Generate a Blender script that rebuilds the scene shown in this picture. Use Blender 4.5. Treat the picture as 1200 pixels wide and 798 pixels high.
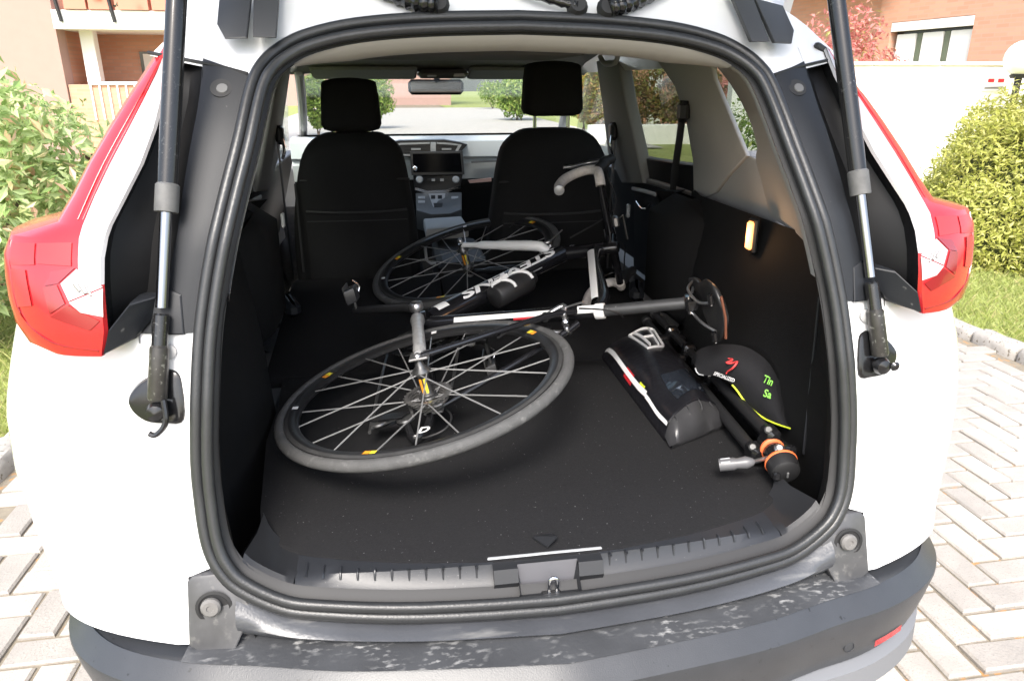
import bpy, math, random
import numpy as np
from mathutils import Vector, Matrix
random.seed(7); RNG = np.random.default_rng(11)
for o in list(bpy.data.objects): bpy.data.objects.remove(o)
scn = bpy.context.scene; COL = scn.collection
V = Vector
# ------------------------------------------------------------------ camera
CW, CH, CF = 1200.0, 798.0, 853.4
CC = V((-.231, -.936, 1.426)); YAW, PIT = math.radians(9.08), math.radians(19.45)
FW = V((math.sin(YAW)*math.cos(PIT), math.cos(YAW)*math.cos(PIT), -math.sin(PIT)))
RT = V((math.cos(YAW), -math.sin(YAW), 0)); UP = RT.cross(FW)
cd = bpy.data.cameras.new('camera'); cam = bpy.data.objects.new('camera', cd); COL.objects.link(cam)
cd.sensor_width = 36; cd.lens = 36*CF/CW; cd.clip_start = .02; cd.clip_end = 500
M = Matrix((RT, UP, -FW)).transposed().to_4x4(); M.translation = CC; cam.matrix_world = M
scn.camera = cam
# ------------------------------------------------------------------ sky, sun, exposure
SUN_EL, SUN_AZ = math.radians(48), math.radians(197)     # azimuth clockwise from +Y: behind the camera
w = bpy.data.worlds.new('World'); scn.world = w; w.use_nodes = True
nt = w.node_tree; bg = nt.nodes['Background']
sky = nt.nodes.new('ShaderNodeTexSky'); sky.sky_type = 'NISHITA'; sky.sun_disc = False
sky.sun_elevation = SUN_EL; sky.sun_rotation = SUN_AZ; sky.dust_density = 3.0; sky.ozone_density = .6
hs = nt.nodes.new('ShaderNodeHueSaturation'); hs.inputs['Saturation'].default_value = .75
nt.links.new(sky.outputs[0], hs.inputs['Color']); nt.links.new(hs.outputs[0], bg.inputs[0])
bg.inputs[1].default_value = .15
sl = bpy.data.lights.new('sun', 'SUN'); so = bpy.data.objects.new('sun', sl); COL.objects.link(so)
sl.energy = 1.5; sl.angle = math.radians(22); sl.color = (1, .96, .9)
sd = V((math.sin(SUN_AZ)*math.cos(SUN_EL), math.cos(SUN_AZ)*math.cos(SUN_EL), math.sin(SUN_EL)))
so.rotation_euler = sd.to_track_quat('Z', 'Y').to_euler(); so.location = sd*30
vs = scn.view_settings; vs.view_transform = 'Standard'; vs.look = 'None'; vs.gamma = 1; vs.exposure = 1.75
scn.render.resolution_x, scn.render.resolution_y = 1024, 680
# ------------------------------------------------------------------ measuring the place from the photograph
def ray(x, y): return FW + RT*((x-CW/2)/CF) - UP*((y-CH/2)/CF)
def aty(x, y, Y): d = ray(x, y); return CC + d*((Y-CC.y)/d.y)
def atz(x, y, Z): d = ray(x, y); return CC + d*((Z-CC.z)/d.z)
def atx(x, y, X): d = ray(x, y); return CC + d*((X-CC.x)/d.x)
def interp(t, a, b): return float(np.interp(t, a, b))
def gy(x, z):                                   # rear face of the body: y at (x, z)
    x = abs(x)
    return interp(z, [.3,.55,.62,.8,.96,1.2,1.35,1.44,1.52,1.6,1.7], [0,.02,.05,.10,.135,.21,.29,.35,.42,.52,.66]) + .10*x*x + 1.2*max(0, x-.62)**2
def hit(x, y, fn):
    d = ray(x, y); lo, hi = .3, 6
    for _ in range(50):
        m = (lo+hi)/2
        if fn(CC+d*m): hi = m
        else: lo = m
    return CC+d*hi
def onS(x, y, off=0): return hit(x, y, lambda p: p.y > gy(p.x, p.z)-off)
def sideX(z): return .735 - (z-1.05)*.29
def onW(x, y, off=0): return hit(x, y, lambda p: p.x > sideX(p.z)+off)
# ------------------------------------------------------------------ materials
MATS = {}
def mat(name, col, rough=.5, metal=0, var=0, vscale=20, bump=0, bscale=200, spec=.5, coat=0, specks=None, island=0, emit=None, detail=4, world=False, tone=0):
    if name in MATS: return MATS[name]
    m = bpy.data.materials.new(name); m.use_nodes = True; n = m.node_tree.nodes; L = m.node_tree.links
    b = n['Principled BSDF']; c = tuple(col)+(1,)
    b.inputs['Base Color'].default_value = c; b.inputs['Roughness'].default_value = rough
    b.inputs['Metallic'].default_value = metal; b.inputs['Specular IOR Level'].default_value = spec
    b.inputs['Coat Weight'].default_value = coat; b.inputs['Coat Roughness'].default_value = .05
    tc = n.new('ShaderNodeTexCoord'); cur = None
    if world:                                     # pieces that share a mesh still get their own stains
        gw = n.new('ShaderNodeNewGeometry')
        class _T: outputs = {'Object': gw.outputs['Position']}
        tc = _T
    if var or island:
        mix = n.new('ShaderNodeMix'); mix.data_type = 'RGBA'; mix.blend_type = 'MIX'
        k = var or island
        mix.inputs['A'].default_value = tuple(x*(1-k) for x in col)+(1,); mix.inputs['B'].default_value = tuple(min(1, x*(1+k)) for x in col)+(1,)
        if island:
            g = n.new('ShaderNodeNewGeometry'); L.new(g.outputs['Random Per Island'], mix.inputs['Factor'])
        else:
            t = n.new('ShaderNodeTexNoise'); t.inputs['Scale'].default_value = vscale; t.inputs['Detail'].default_value = detail
            L.new(tc.outputs['Object'], t.inputs['Vector']); L.new(t.outputs['Fac'], mix.inputs['Factor'])
        cur = mix.outputs['Result']
    if specks:                                   # (scale, threshold, colour): small dirt, lint or scuff marks
        t = n.new('ShaderNodeTexNoise'); t.inputs['Scale'].default_value = specks[0]; t.inputs['Detail'].default_value = specks[3] if len(specks) > 3 else 2
        mp = n.new('ShaderNodeMapping'); mp.inputs['Scale'].default_value = specks[5] if len(specks) > 5 else (1,1,1); L.new(tc.outputs['Object'], mp.inputs[0]); L.new(mp.outputs[0], t.inputs['Vector'])
        r = n.new('ShaderNodeValToRGB'); r.color_ramp.elements[0].position = specks[1]; r.color_ramp.elements[1].position = specks[1]+(.16 if len(specks) > 4 else .04)
        L.new(t.outputs['Fac'], r.inputs[0])
        mx = n.new('ShaderNodeMix'); mx.data_type = 'RGBA'; mx.inputs['A'].default_value = c; mx.inputs['B'].default_value = tuple(specks[2])+(1,)
        if cur: L.new(cur, mx.inputs['A'])
        fac = r.outputs[0]
        if len(specks) > 4:
            t2 = n.new('ShaderNodeTexNoise'); t2.inputs['Scale'].default_value = specks[4]; L.new(tc.outputs['Object'], t2.inputs['Vector'])
            r2 = n.new('ShaderNodeValToRGB'); r2.color_ramp.elements[0].position = .45; r2.color_ramp.elements[1].position = .65; L.new(t2.outputs['Fac'], r2.inputs[0])
            mu = n.new('ShaderNodeMath'); mu.operation = 'MULTIPLY'; L.new(r.outputs[0], mu.inputs[0]); L.new(r2.outputs[0], mu.inputs[1]); fac = mu.outputs[0]
        L.new(fac, mx.inputs['Factor']); cur = mx.outputs['Result']
    if tone:                                      # each piece a little lighter or darker
        oi = n.new('ShaderNodeObjectInfo'); ma = n.new('ShaderNodeMapRange'); ma.inputs['To Min'].default_value = 1-tone; ma.inputs['To Max'].default_value = 1+tone*.5
        L.new(oi.outputs['Random'], ma.inputs['Value']); vm = n.new('ShaderNodeVectorMath'); vm.operation = 'SCALE'; L.new(cur, vm.inputs[0]); L.new(ma.outputs[0], vm.inputs['Scale']); cur = vm.outputs[0]
    if cur: L.new(cur, b.inputs['Base Color'])
    if bump:
        t = n.new('ShaderNodeTexNoise'); t.inputs['Scale'].default_value = bscale; t.inputs['Detail'].default_value = 3
        L.new(tc.outputs['Object'], t.inputs['Vector'])
        bp = n.new('ShaderNodeBump'); bp.inputs['Strength'].default_value = bump; bp.inputs['Distance'].default_value = .002
        L.new(t.outputs['Fac'], bp.inputs['Height']); L.new(bp.outputs[0], b.inputs['Normal'])
    if emit:
        b.inputs['Emission Color'].default_value = tuple(emit[0])+(1,); b.inputs['Emission Strength'].default_value = emit[1]
    MATS[name] = m; return m
def glass(name, tint, refl=.06):
    m = bpy.data.materials.new(name); m.use_nodes = True; n = m.node_tree.nodes; L = m.node_tree.links
    n.clear(); o = n.new('ShaderNodeOutputMaterial'); t = n.new('ShaderNodeBsdfTransparent'); t.inputs[0].default_value = tuple(tint)+(1,)
    g = n.new('ShaderNodeBsdfGlossy'); g.inputs['Roughness'].default_value = .02
    lw = n.new('ShaderNodeLayerWeight'); lw.inputs[0].default_value = .5; pw = n.new('ShaderNodeMath'); pw.operation = 'POWER'; pw.inputs[1].default_value = 5; L.new(lw.outputs['Facing'], pw.inputs[0])
    f = n.new('ShaderNodeMath'); f.operation = 'MULTIPLY_ADD'; f.inputs[1].default_value = .6; f.inputs[2].default_value = refl*.5; L.new(pw.outputs[0], f.inputs[0])
    mx = n.new('ShaderNodeMixShader'); L.new(f.outputs[0], mx.inputs[0]); L.new(t.outputs[0], mx.inputs[1]); L.new(g.outputs[0], mx.inputs[2])
    L.new(mx.outputs[0], o.inputs[0]); MATS[name] = m; return m
def leafmat(name, c1, c2, c3=None, pos=.7):
    m = bpy.data.materials.new(name); m.use_nodes = True; n = m.node_tree.nodes; L = m.node_tree.links
    b = n['Principled BSDF']; b.inputs['Roughness'].default_value = .45
    g = n.new('ShaderNodeNewGeometry'); r = n.new('ShaderNodeValToRGB')
    r.color_ramp.elements[0].color = tuple(c1)+(1,); r.color_ramp.elements[1].color = tuple(c3 or c2)+(1,)
    e = r.color_ramp.elements.new(pos); e.color = tuple(c2)+(1,)
    L.new(g.outputs['Random Per Island'], r.inputs[0]); L.new(r.outputs[0], b.inputs['Base Color'])
    tr = n.new('ShaderNodeBsdfTranslucent'); L.new(r.outputs[0], tr.inputs[0])
    mx = n.new('ShaderNodeMixShader'); mx.inputs[0].default_value = .35
    L.new(b.outputs[0], mx.inputs[1]); L.new(tr.outputs[0], mx.inputs[2]); L.new(mx.outputs[0], n['Material Output'].inputs[0])
    MATS[name] = m; return m
white = mat('white_paint', (.72,.72,.725), .22, coat=.6)
black_plastic = mat('black_plastic', (.015,.0158,.018), .42, bump=.15, bscale=900)
satin = mat('satin_black_panel', (.012,.0135,.0165), .50, spec=.32, bump=.08, bscale=600, specks=(60,.72,(.07,.07,.07)))
gloss_black = mat('gloss_black', (.010,.010,.011), .18)
deep_black = mat('matt_black', (.012,.012,.013), .6)
rubber = mat('rubber_seal', (.022,.023,.0245), .36, var=.25, vscale=30, bump=.2, bscale=300)
bumper_m = mat('bumper_plastic', (.032,.034,.038), .36, var=.25, vscale=14, specks=(90,.70,(.012,.012,.012)), bump=.15, bscale=500)
scuff = mat('scuffed_bumper_top', (.050,.052,.056), .40, var=.55, vscale=9, specks=(120,.52,(.30,.30,.295),8,12,(.5,1,1)), bump=.3, bscale=140, detail=8)
sill_m = mat('sill_plastic', (.018,.0195,.023), .36, specks=(160,.73,(.09,.09,.09)), bump=.15, bscale=700)
gutter_m = mat('dusty_sill', (.058,.061,.068), .32, var=.35, vscale=7, specks=(60,.54,(.15,.15,.148),10,8,(.2,1,1)), bump=.25, bscale=160)
carpet = mat('boot_carpet', (.013,.013,.014), .95, var=.35, vscale=260, bump=.8, bscale=900, spec=.15, specks=(230,.765,(.16,.16,.16),1))
carpet2 = mat('seatback_carpet', (.0095,.0095,.0105), .95, var=.35, vscale=200, bump=.7, bscale=900, spec=.15)
trimblack = mat('trim_carpet', (.0058,.0058,.0063), .85, var=.3, vscale=150, bump=.5, bscale=700, spec=.25)
fabric = mat('seat_fabric', (.0125,.0125,.0132), .92, var=.3, vscale=300, bump=.6, bscale=1200, spec=.2)
trimgrey = mat('pillar_trim', (.34,.335,.33), .7, var=.06, vscale=400, bump=.25, bscale=900)
header_m = mat('header_trim', (.40,.38,.36), .7, bump=.2, bscale=900)
liner = mat('headliner', (.24,.235,.23), .95, var=.08, vscale=300, bump=.3, bscale=900)
linerdark = mat('headliner_dark', (.10,.10,.10), .9)
chrome = mat('chrome', (.75,.75,.76), .12, 1)
steel = mat('strut_steel', (.012,.012,.0125), .10, 0, specks=(160,.60,(.12,.12,.12),6,12))
rodsteel = mat('rod_steel', (.28,.28,.285), .15, 1)
dirtygrey = mat('dirty_collar', (.10,.10,.10), .6, var=.5, vscale=60)
silver = mat('silver_plastic', (.42,.43,.44), .38, .3)
dashm = mat('dash_plastic', (.52,.545,.555), .42, bump=.2, bscale=500)
screenm = mat('screen', (.004,.004,.005), .25, spec=.15)
tyre_m = mat('tyre_rubber', (.065,.065,.065), .8, var=.3, vscale=40, specks=(80,.54,(.13,.13,.127),10,10), bump=.5, bscale=300)
rim_m = mat('rim_black', (.016,.016,.017), .35, var=.4, vscale=25, specks=(110,.60,(.12,.12,.12),8,14))
spoke_m = mat('spoke_steel', (.34,.34,.34), .35, .5)
carbon = mat('frame_black', (.010,.010,.012), .22, coat=.5)
bwhite = mat('bike_white', (.78,.78,.77), .3)
alloy = mat('alloy', (.42,.42,.43), .32, .9, var=.3, vscale=60)
grimy = mat('grimy_steel', (.10,.10,.10), .35, .7, var=.6, vscale=80)
tape = mat('bar_tape', (.62,.58,.55), .7, var=.25, vscale=90, bump=.6, bscale=260)
postm = mat('carbon_post', (.035,.036,.038), .45, specks=(150,.72,(.14,.14,.14)), var=.3, vscale=40)
orange = mat('orange_print', (.75,.28,.02), .5); yellow = mat('yellow_print', (.75,.62,.04), .5); redp = mat('red_print', (.55,.02,.03), .5)
greenp = mat('green_print', (.30,.75,.12), .5); lime = mat('lime_piping', (.62,.72,.04), .6)
wprint = mat('white_print', (.8,.8,.8), .5)
bagm = mat('pouch_vinyl', (.010,.010,.0125), .28, bump=.7, bscale=38)
bagend = mat('pouch_end_vinyl', (.030,.030,.032), .35, bump=1.0, bscale=26)
capm = mat('cap_cloth', (.016,.016,.018), .9, bump=.6, bscale=900, spec=.2)
tripodm = mat('tripod_black', (.010,.010,.011), .55)
glass('windscreen_glass', (.93,.95,.94)); glass('tinted_glass', (.50,.53,.50)); glass('clear_door_glass', (.85,.89,.86))
redlens = mat('red_lens', (.38,.012,.017), .20, coat=.5, var=.25, vscale=35)
clearlens = mat('clear_lens', (.42,.405,.41), .10, coat=1.0)
lensdetail = mat('lens_reflector', (.30,.29,.29), .15, .6)
lamp_m = mat('boot_lamp_glow', (.8,.5,.3), .5, emit=((1,.36,.10), .75))
paver_m = mat('paver', (.375,.345,.308), .9, var=.30, vscale=7, bump=1.0, bscale=120, specks=(240,.60,(.29,.265,.235),6), detail=10, world=True, tone=.22)
# ------------------------------------------------------------------ mesh helpers
class MB:
    def __init__(s): s.v = []; s.f = []
    def add(s, vs_, fs):
        k = len(s.v); s.v += [tuple(x) for x in vs_]; s.f += [tuple(i+k for i in q) for q in fs]; return s
    def box(s, c, size, rot=None):
        c = V(c); h = V(size)/2; vs_ = []
        for z in (-1, 1):
            for y in (-1, 1):
                for x in (-1, 1):
                    p = V((x*h.x, y*h.y, z*h.z)); vs_.append(c+(rot@p if rot else p))
        return s.add(vs_, [(0,2,3,1),(4,5,7,6),(0,1,5,4),(2,6,7,3),(0,4,6,2),(1,3,7,5)])
    def bbox(s, c, size, b=.004, rot=None):       # box with chamfered edges
        c = V(c); h = V(size)/2; b = min(b, min(size)*.45); vs_ = []; R = rot or Matrix.Identity(3)
        rings = [(-h.z, b), (-h.z+b, 0), (h.z-b, 0), (h.z, b)]
        for z, i in rings:
            X, Y = h.x-i, h.y-i; e = b
            for x, y in ((X-e,-Y),(X,-Y+e),(X,Y-e),(X-e,Y),(-X+e,Y),(-X,Y-e),(-X,-Y+e),(-X+e,-Y)):
                vs_.append(c+R@V((x, y, z)))
        fs = [tuple(range(7,-1,-1)), tuple(range(24,32))]
        for r in range(3):
            for i in range(8): fs.append((r*8+i, r*8+(i+1)%8, (r+1)*8+(i+1)%8, (r+1)*8+i))
        return s.add(vs_, fs)
    def grid(s, rows, cu=False, cv=False):
        R, C = len(rows), len(rows[0]); vs_ = [p for r in rows for p in r]; fs = []
        for i in range(R if cu else R-1):
            for j in range(C if cv else C-1):
                a = i*C+j; b = i*C+(j+1)%C; k = ((i+1)%R)*C
                fs.append((a, b, k+(j+1)%C, k+j))
        return s.add(vs_, fs)
    def tube(s, path, r, n=8, caps=True, closed=False, flat=1.0, up=None):
        P = [V(p) for p in path]; N = len(P); rr = r if isinstance(r, (list, tuple)) else [r]*N
        T = []
        for i in range(N):
            a = P[(i-1) % N] if (closed or i > 0) else P[i]; b = P[(i+1) % N] if (closed or i < N-1) else P[i]
            T.append((b-a).normalized())
        u = V(up) if up else (V((0,0,1)) if abs(T[0].z) < .9 else V((1,0,0)))
        rows = []
        for i in range(N):
            u = (u - T[i]*u.dot(T[i])).normalized(); vv = T[i].cross(u)
            rows.append([P[i]+(u*math.cos(2*math.pi*k/n)+vv*math.sin(2*math.pi*k/n)*flat)*rr[i] for k in range(n)])
        k0 = len(s.v); s.grid(rows, cu=closed, cv=True)
        if caps and not closed:
            s.f.append(tuple(k0+k for k in range(n-1, -1, -1))); s.f.append(tuple(k0+(N-1)*n+k for k in range(n)))
        return s
    def lathe(s, prof, o, axis, n=24, caps=True):
        o = V(o); a = V(axis).normalized(); u = a.orthogonal().normalized(); vv = a.cross(u)
        rows = [[o+a*h+(u*math.cos(2*math.pi*k/n)+vv*math.sin(2*math.pi*k/n))*max(r, 1e-4) for k in range(n)] for r, h in prof]
        k0 = len(s.v); s.grid(rows, cv=True)
        if caps:
            s.f.append(tuple(k0+k for k in range(n-1, -1, -1))); s.f.append(tuple(k0+(len(prof)-1)*n+k for k in range(n)))
        return s
    def prism(s, pts, off, bev=0, mid=None):      # outline extruded by off, optional rounded edge by inset
        P = [V(p) for p in pts]; o = V(off); c = sum(P, V())/len(P); n = len(P)
        if bev:
            L = o.length; d = o/L; ins = lambda k: [p+(c-p).normalized()*k for p in P]
            rows = [[p for p in ins(bev)], [p+d*bev*.3 for p in ins(bev*.3)], [p+d*bev for p in P], [p+d*(L-bev) for p in P], [p+d*(L-bev*.3) for p in ins(bev*.3)], [p+d*L for p in ins(bev)]]
        else: rows = [P, [p+o for p in P]]
        k0 = len(s.v); s.grid(rows, cv=True)
        s.f.append(tuple(k0+k for k in range(n-1, -1, -1))); s.f.append(tuple(k0+(len(rows)-1)*n+k for k in range(n)))
        return s
    def build(s, name, m, parent=None, smooth=30, mirror=False):
        me = bpy.data.meshes.new(name)
        vs_ = [(-x, y, z) for x, y, z in s.v] if mirror else s.v
        fs = [q[::-1] for q in s.f] if mirror else s.f
        me.from_pydata(vs_, [], fs); me.validate(); me.update()
        import bmesh
        bm = bmesh.new(); bm.from_mesh(me); bmesh.ops.recalc_face_normals(bm, faces=bm.faces); bm.to_mesh(me); bm.free()
        me.materials.append(MATS[m] if isinstance(m, str) else m)
        if smooth:
            me.polygons.foreach_set('use_smooth', [True]*len(me.polygons)); me.set_sharp_from_angle(angle=math.radians(smooth))
        o = bpy.data.objects.new(name, me); COL.objects.link(o); o.parent = parent; return o
def both(make, name, m, parent, smooth=30):
    a = make().build(name, m, parent, smooth); b = make().build(name, m, parent, smooth, mirror=True); return a, b
def empty(name, loc=(0,0,0)):
    o = bpy.data.objects.new(name, None); o.location = loc; o.empty_display_size = .1; COL.objects.link(o); return o
def tag(o, label=None, cat=None, group=None, kind=None):
    for k, v_ in (('label', label), ('category', cat), ('group', group), ('kind', kind)):
        if v_: o[k] = v_
    return o
def catm(P, n=6, closed=False):
    P = [V(p) for p in P]; N = len(P); out = []
    for i in range(N if closed else N-1):
        g = lambda k: P[k % N] if closed else P[min(max(k, 0), N-1)]
        a, b, c, d = g(i-1), g(i), g(i+1), g(i+2)
        for k in range(n):
            t = k/n; out.append(.5*((2*b)+(c-a)*t+(2*a-5*b+4*c-d)*t*t+(3*b-a-3*c+d)*t**3))
    if not closed: out.append(P[-1])
    return out
def text_mesh(body, size, shear=0, bold=0, extr=0):
    c = bpy.data.curves.new('t', 'FONT'); c.body = body; c.size = size; c.shear = shear; c.offset = bold; c.extrude = extr; c.resolution_u = 3
    o = bpy.data.objects.new('t', c); COL.objects.link(o); dg = bpy.context.evaluated_depsgraph_get(); dg.update()
    me = bpy.data.meshes.new_from_object(o.evaluated_get(dg)); bpy.data.objects.remove(o); bpy.data.curves.remove(c); return me
def mesh_obj(name, me, m, parent=None):
    me.materials.clear(); me.materials.append(m); o = bpy.data.objects.new(name, me); COL.objects.link(o); o.parent = parent; return o
# ================================================================== GROUND
KX_R, KX_L = 3.08, -1.78
d = MB().grid([[(KX_L, -6, -.012), (KX_R, -6, -.012)], [(KX_L, 60, -.012), (KX_R, 60, -.012)]])
driveway = tag(d.build('driveway', mat('joint_sand', (.21,.18,.135), .95, var=.4, vscale=40, bump=.5, specks=(25,.60,(.36,.20,.08),5)), None, 0), kind='structure')
U = .105
def paver_mesh(w_, h_):
    b = MB(); g = .0055; x, y, c = w_/2-g, h_/2-g, .006
    b.grid([[(-x,-y,-.02),(x,-y,-.02),(x,y,-.02),(-x,y,-.02)], [(-x,-y,-c),(x,-y,-c),(x,y,-c),(-x,y,-c)], [(-x+c,-y+c,0),(x-c,-y+c,0),(x-c,y-c,0),(-x+c,y-c,0)]], cv=True)
    b.f.append((8,9,10,11)); return b
pH, pV = paver_mesh(2*U, U), paver_mesh(U, 2*U)
bricks = []
for i in range(-20, 33):
    for j in range(-12, 150):
        x0, y0 = .048+i*U, .017+j*U; k = (i-j) % 4
        if k == 0: c, kind = (x0+U, y0+U/2), 'H'
        elif k == 3: c, kind = (x0+U/2, y0+U), 'V'
        else: continue
        if KX_L+.06 < c[0] < KX_R-.06: bricks.append((c, kind))
def seen(c):
    p = V((c[0], c[1], 0))-CC; z = p.dot(FW)
    if z < .2: return None
    px, py = CW/2+CF*p.dot(RT)/z, CH/2-CF*p.dot(UP)/z
    if not (-20 < px < 1225 and py < 820 and py > 120): return None
    side = (px < 95+max(0, (640-py))*-.15 and c[0] < -.85) or (c[0] > .85 and px > 985+(798-py)*.5 and py > 380)
    return z if side else None
cand = sorted([(seen(c), c, k) for c, k in bricks if seen(c)], key=lambda t: t[0])
protoH = pH.build('paver', paver_m, driveway, 0); protoV = pV.build('paver', paver_m, driveway, 0)
meH, meV = protoH.data, protoV.data
bpy.data.objects.remove(protoH); bpy.data.objects.remove(protoV)
near = set()
for z, c, k in cand[:285]:
    o = bpy.data.objects.new('paver', meH if k == 'H' else meV); COL.objects.link(o); o.parent = driveway
    o.location = (c[0], c[1], random.uniform(-.003, .003)); o.rotation_euler = (random.uniform(-.012,.012), random.uniform(-.012,.012), random.uniform(-.015,.015)); near.add(c)
rest = MB()
for c, k in bricks:
    if c in near or (abs(c[0]) < .6 and .6 < c[1] < 4): continue
    p = pH if k == 'H' else pV; dz = random.uniform(-.003, .003)
    rest.add([(x+c[0], y+c[1], z+dz) for x, y, z in p.v], p.f)
tag(MB().grid([[(KX_L-3,15.9,.0),(KX_R+3,15.9,.0)],[(KX_L-3,46,.0),(KX_R+3,46,.0)]]).build('road', mat('far_paving', (.40,.375,.34), .9, var=.15, vscale=3), None, 0), kind='structure')
tag(rest.build('paving', paver_m, driveway, 0), kind='stuff')
lawn_m = mat('lawn_soil', (.24,.27,.08), .95, var=.5, vscale=14, bump=.8, bscale=60, detail=8)
b = MB().grid([[(-60,-20,-.03),(KX_L-.1,-20,-.03)],[(-60,140,-.03),(KX_L-.1,140,-.03)]])
b.grid([[(KX_R+.1,-20,-.03),(60,-20,-.03)],[(KX_R+.1,140,-.03),(60,140,-.03)]])
b.grid([[(KX_L-.1,60,-.03),(KX_R+.1,60,-.03)],[(KX_L-.1,140,-.03),(KX_R+.1,140,-.03)]])
tag(b.build('lawn', lawn_m, None, 0), kind='structure')
# kerbs: rounded stones laid in a row
stone_m = mat('kerb_stone', (.34,.32,.29), .9, var=.4, vscale=14, bump=1, bscale=70, specks=(60,.60,(.14,.12,.09),6), detail=8, world=True)
def kerb(x, y0, y1, seedv):
    r = random.Random(seedv); k = MB().box((x, (y0+y1)/2, -.03), (.10, y1-y0, .05)).build('kerb', mat('kerb_bed', (.16,.14,.11), .95, bump=.6), None, 0)
    tag(k, kind='structure'); y = y0
    while y < y1-.1:
        L = r.uniform(.2, .34); s = MB(); wx, h = r.uniform(.055,.068), r.uniform(.045,.07)
        rows = []
        for t, sc in ((-.5,.86),(-.42,1),(-.15,r.uniform(.96,1.03)),(.15,r.uniform(.96,1.03)),(.42,1),(.5,.86)):
            ring = []
            for ax, az in ((-1,-.6),(-1,.55),(-.7,.95),(0,1.05),(.7,.93),(1,.5),(1,-.6)):
                ring.append((ax*wx*sc+r.uniform(-.004,.004), t*(L-.012), az*h*sc+r.uniform(-.004,.004)))
            rows.append(ring)
        s.grid(rows, cv=True); s.f.append(tuple(range(6,-1,-1))); s.f.append(tuple(range(35,42)))
        o = s.build('kerb_stone', stone_m, k, 50); o.location = (x+r.uniform(-.008,.008), y+L/2, .0); y += L
kerb(KX_R+.06, -.4, 14, 1); kerb(KX_L-.06, -.2, 8, 2)
# grass blades
def blades(n, areas, h, name, m, label):
    vs_, fs = [], []
    for (x0,x1,y0,y1), wgt in areas:
        for _ in range(int(n*wgt)):
            x, y = random.uniform(x0,x1), random.uniform(y0,y1); a = random.uniform(0,6.28); hh = h*random.uniform(.5,1.2); ww = random.uniform(.003,.006)
            lx, ly = random.gauss(0,.5)*hh, random.gauss(0,.5)*hh; k = len(vs_)
            vs_ += [(x-ww*math.cos(a),y-ww*math.sin(a),-.03),(x+ww*math.cos(a),y+ww*math.sin(a),-.03),(x+lx*.4,y+ly*.4,-.03+hh*.6),(x+lx,y+ly,-.03+hh)]
            fs += [(k,k+1,k+2),(k+1,k+3,k+2)]
    me = bpy.data.meshes.new(name); me.from_pydata(vs_, [], fs); me.materials.append(m)
    o = bpy.data.objects.new(name, me); COL.objects.link(o); tag(o, label, 'grass', kind='stuff'); return o
blades(60000, [((KX_R+.13,6.2,1.2,6.5),.6), ((-3.9,KX_L-.13,1.4,5.5),.4)], .06, 'grass', leafmat('grass_leaf', (.27,.32,.08), (.38,.42,.14), (.48,.42,.20), .75), 'short yellowish green lawn grass beside the paved drive')
# ================================================================== PLANTS
def leaves(pts, nrm, size, aspect=.45, jit=.7, fold=.25):
    n = len(pts); r = RNG.normal(size=(n,3)); d = nrm + r*jit; d /= np.linalg.norm(d, axis=1)[:,None]
    t = np.cross(d, RNG.normal(size=(n,3))); t /= np.linalg.norm(t, axis=1)[:,None]; s = np.cross(d, t)
    L = size*RNG.uniform(.35,1.45,size=(n,1)); W_ = L*aspect
    a = pts - t*L*.5; c = pts + t*L*.5; l = pts - s*W_*.5 + d*W_*fold; q = pts + s*W_*.5 + d*W_*fold
    vs_ = np.stack([a,l,c,q],1).reshape(-1,3); i = np.arange(n)*4
    fs = np.stack([i,i+1,i+2,i+3],1)
    return vs_, fs
def leaf_obj(name, vs_, fs, m, parent):
    me = bpy.data.meshes.new(name); me.from_pydata(vs_.tolist(), [], [(a,b,c) for q in fs.tolist() for a,b,c in ((q[0],q[1],q[2]),(q[0],q[2],q[3]))])
    me.materials.append(m); o = bpy.data.objects.new(name, me); COL.objects.link(o); o.parent = parent; return o
bark = mat('bark', (.12,.085,.06), .9, var=.4, vscale=30, bump=1, bscale=60)
def shrub(name, loc, rad, n, size, m, label, cat='shrub', clump=18, crad=.28, stems=6, flat=0, group=None, aspect=.45, shell=.55, core=None, seedv=0):
    global RNG
    RNG = np.random.default_rng(100+seedv); rr = random.Random(seedv)
    root = tag(empty(name, loc), label, cat, group)
    rx, ry, h = rad
    cs = RNG.normal(size=(clump,3)); cs /= np.linalg.norm(cs,axis=1)[:,None]; cs *= RNG.uniform(shell,1,size=(clump,1))
    cs = cs*[rx-crad*.7, ry-crad*.7, h/2-crad*.6]+[0,0,h*.52]
    P, Nn = [], []
    for c in cs:
        k = n//clump; q = RNG.normal(size=(k,3)); q /= np.linalg.norm(q,axis=1)[:,None]
        s_ = crad*RNG.uniform(.7,1.3); p = c+q*s_*RNG.uniform(.5,1.05,size=(k,1))*[1,1,.8]; P.append(p); Nn.append(q+[0,0,.5])
    P = np.concatenate(P); Nn = np.concatenate(Nn); ok = P[:,2] > .02
    leaf_obj('foliage', *leaves(P[ok], Nn[ok], size, aspect), m, root)
    for s_ in range(stems):
        c = cs[rr.randrange(len(cs))]; a = rr.uniform(0,6.28); b0 = V((math.cos(a)*.12*rx, math.sin(a)*.12*ry, -.03))
        MB().tube(catm([b0, b0.lerp(V(c), .5)+V((rr.uniform(-.08,.08),rr.uniform(-.08,.08),.05)), V(c)], 4), [.018+.004*h]*2+[.012]*4+[.006]*3, 6).build('stem', bark, root, 60)
    if core: core(root)
    return root
nandina = leafmat('nandina_leaf', (.24,.36,.10), (.64,.74,.38), (.78,.46,.32), .82)
shrub('leafy_shrub', (-3.0,4.2,0), (1.0,.8,1.75), 9000, .085, nandina, 'loose leafy shrub with red tinted tips beside the left tail light', clump=42, crad=.27, stems=9, aspect=.38, seedv=3)
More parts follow.
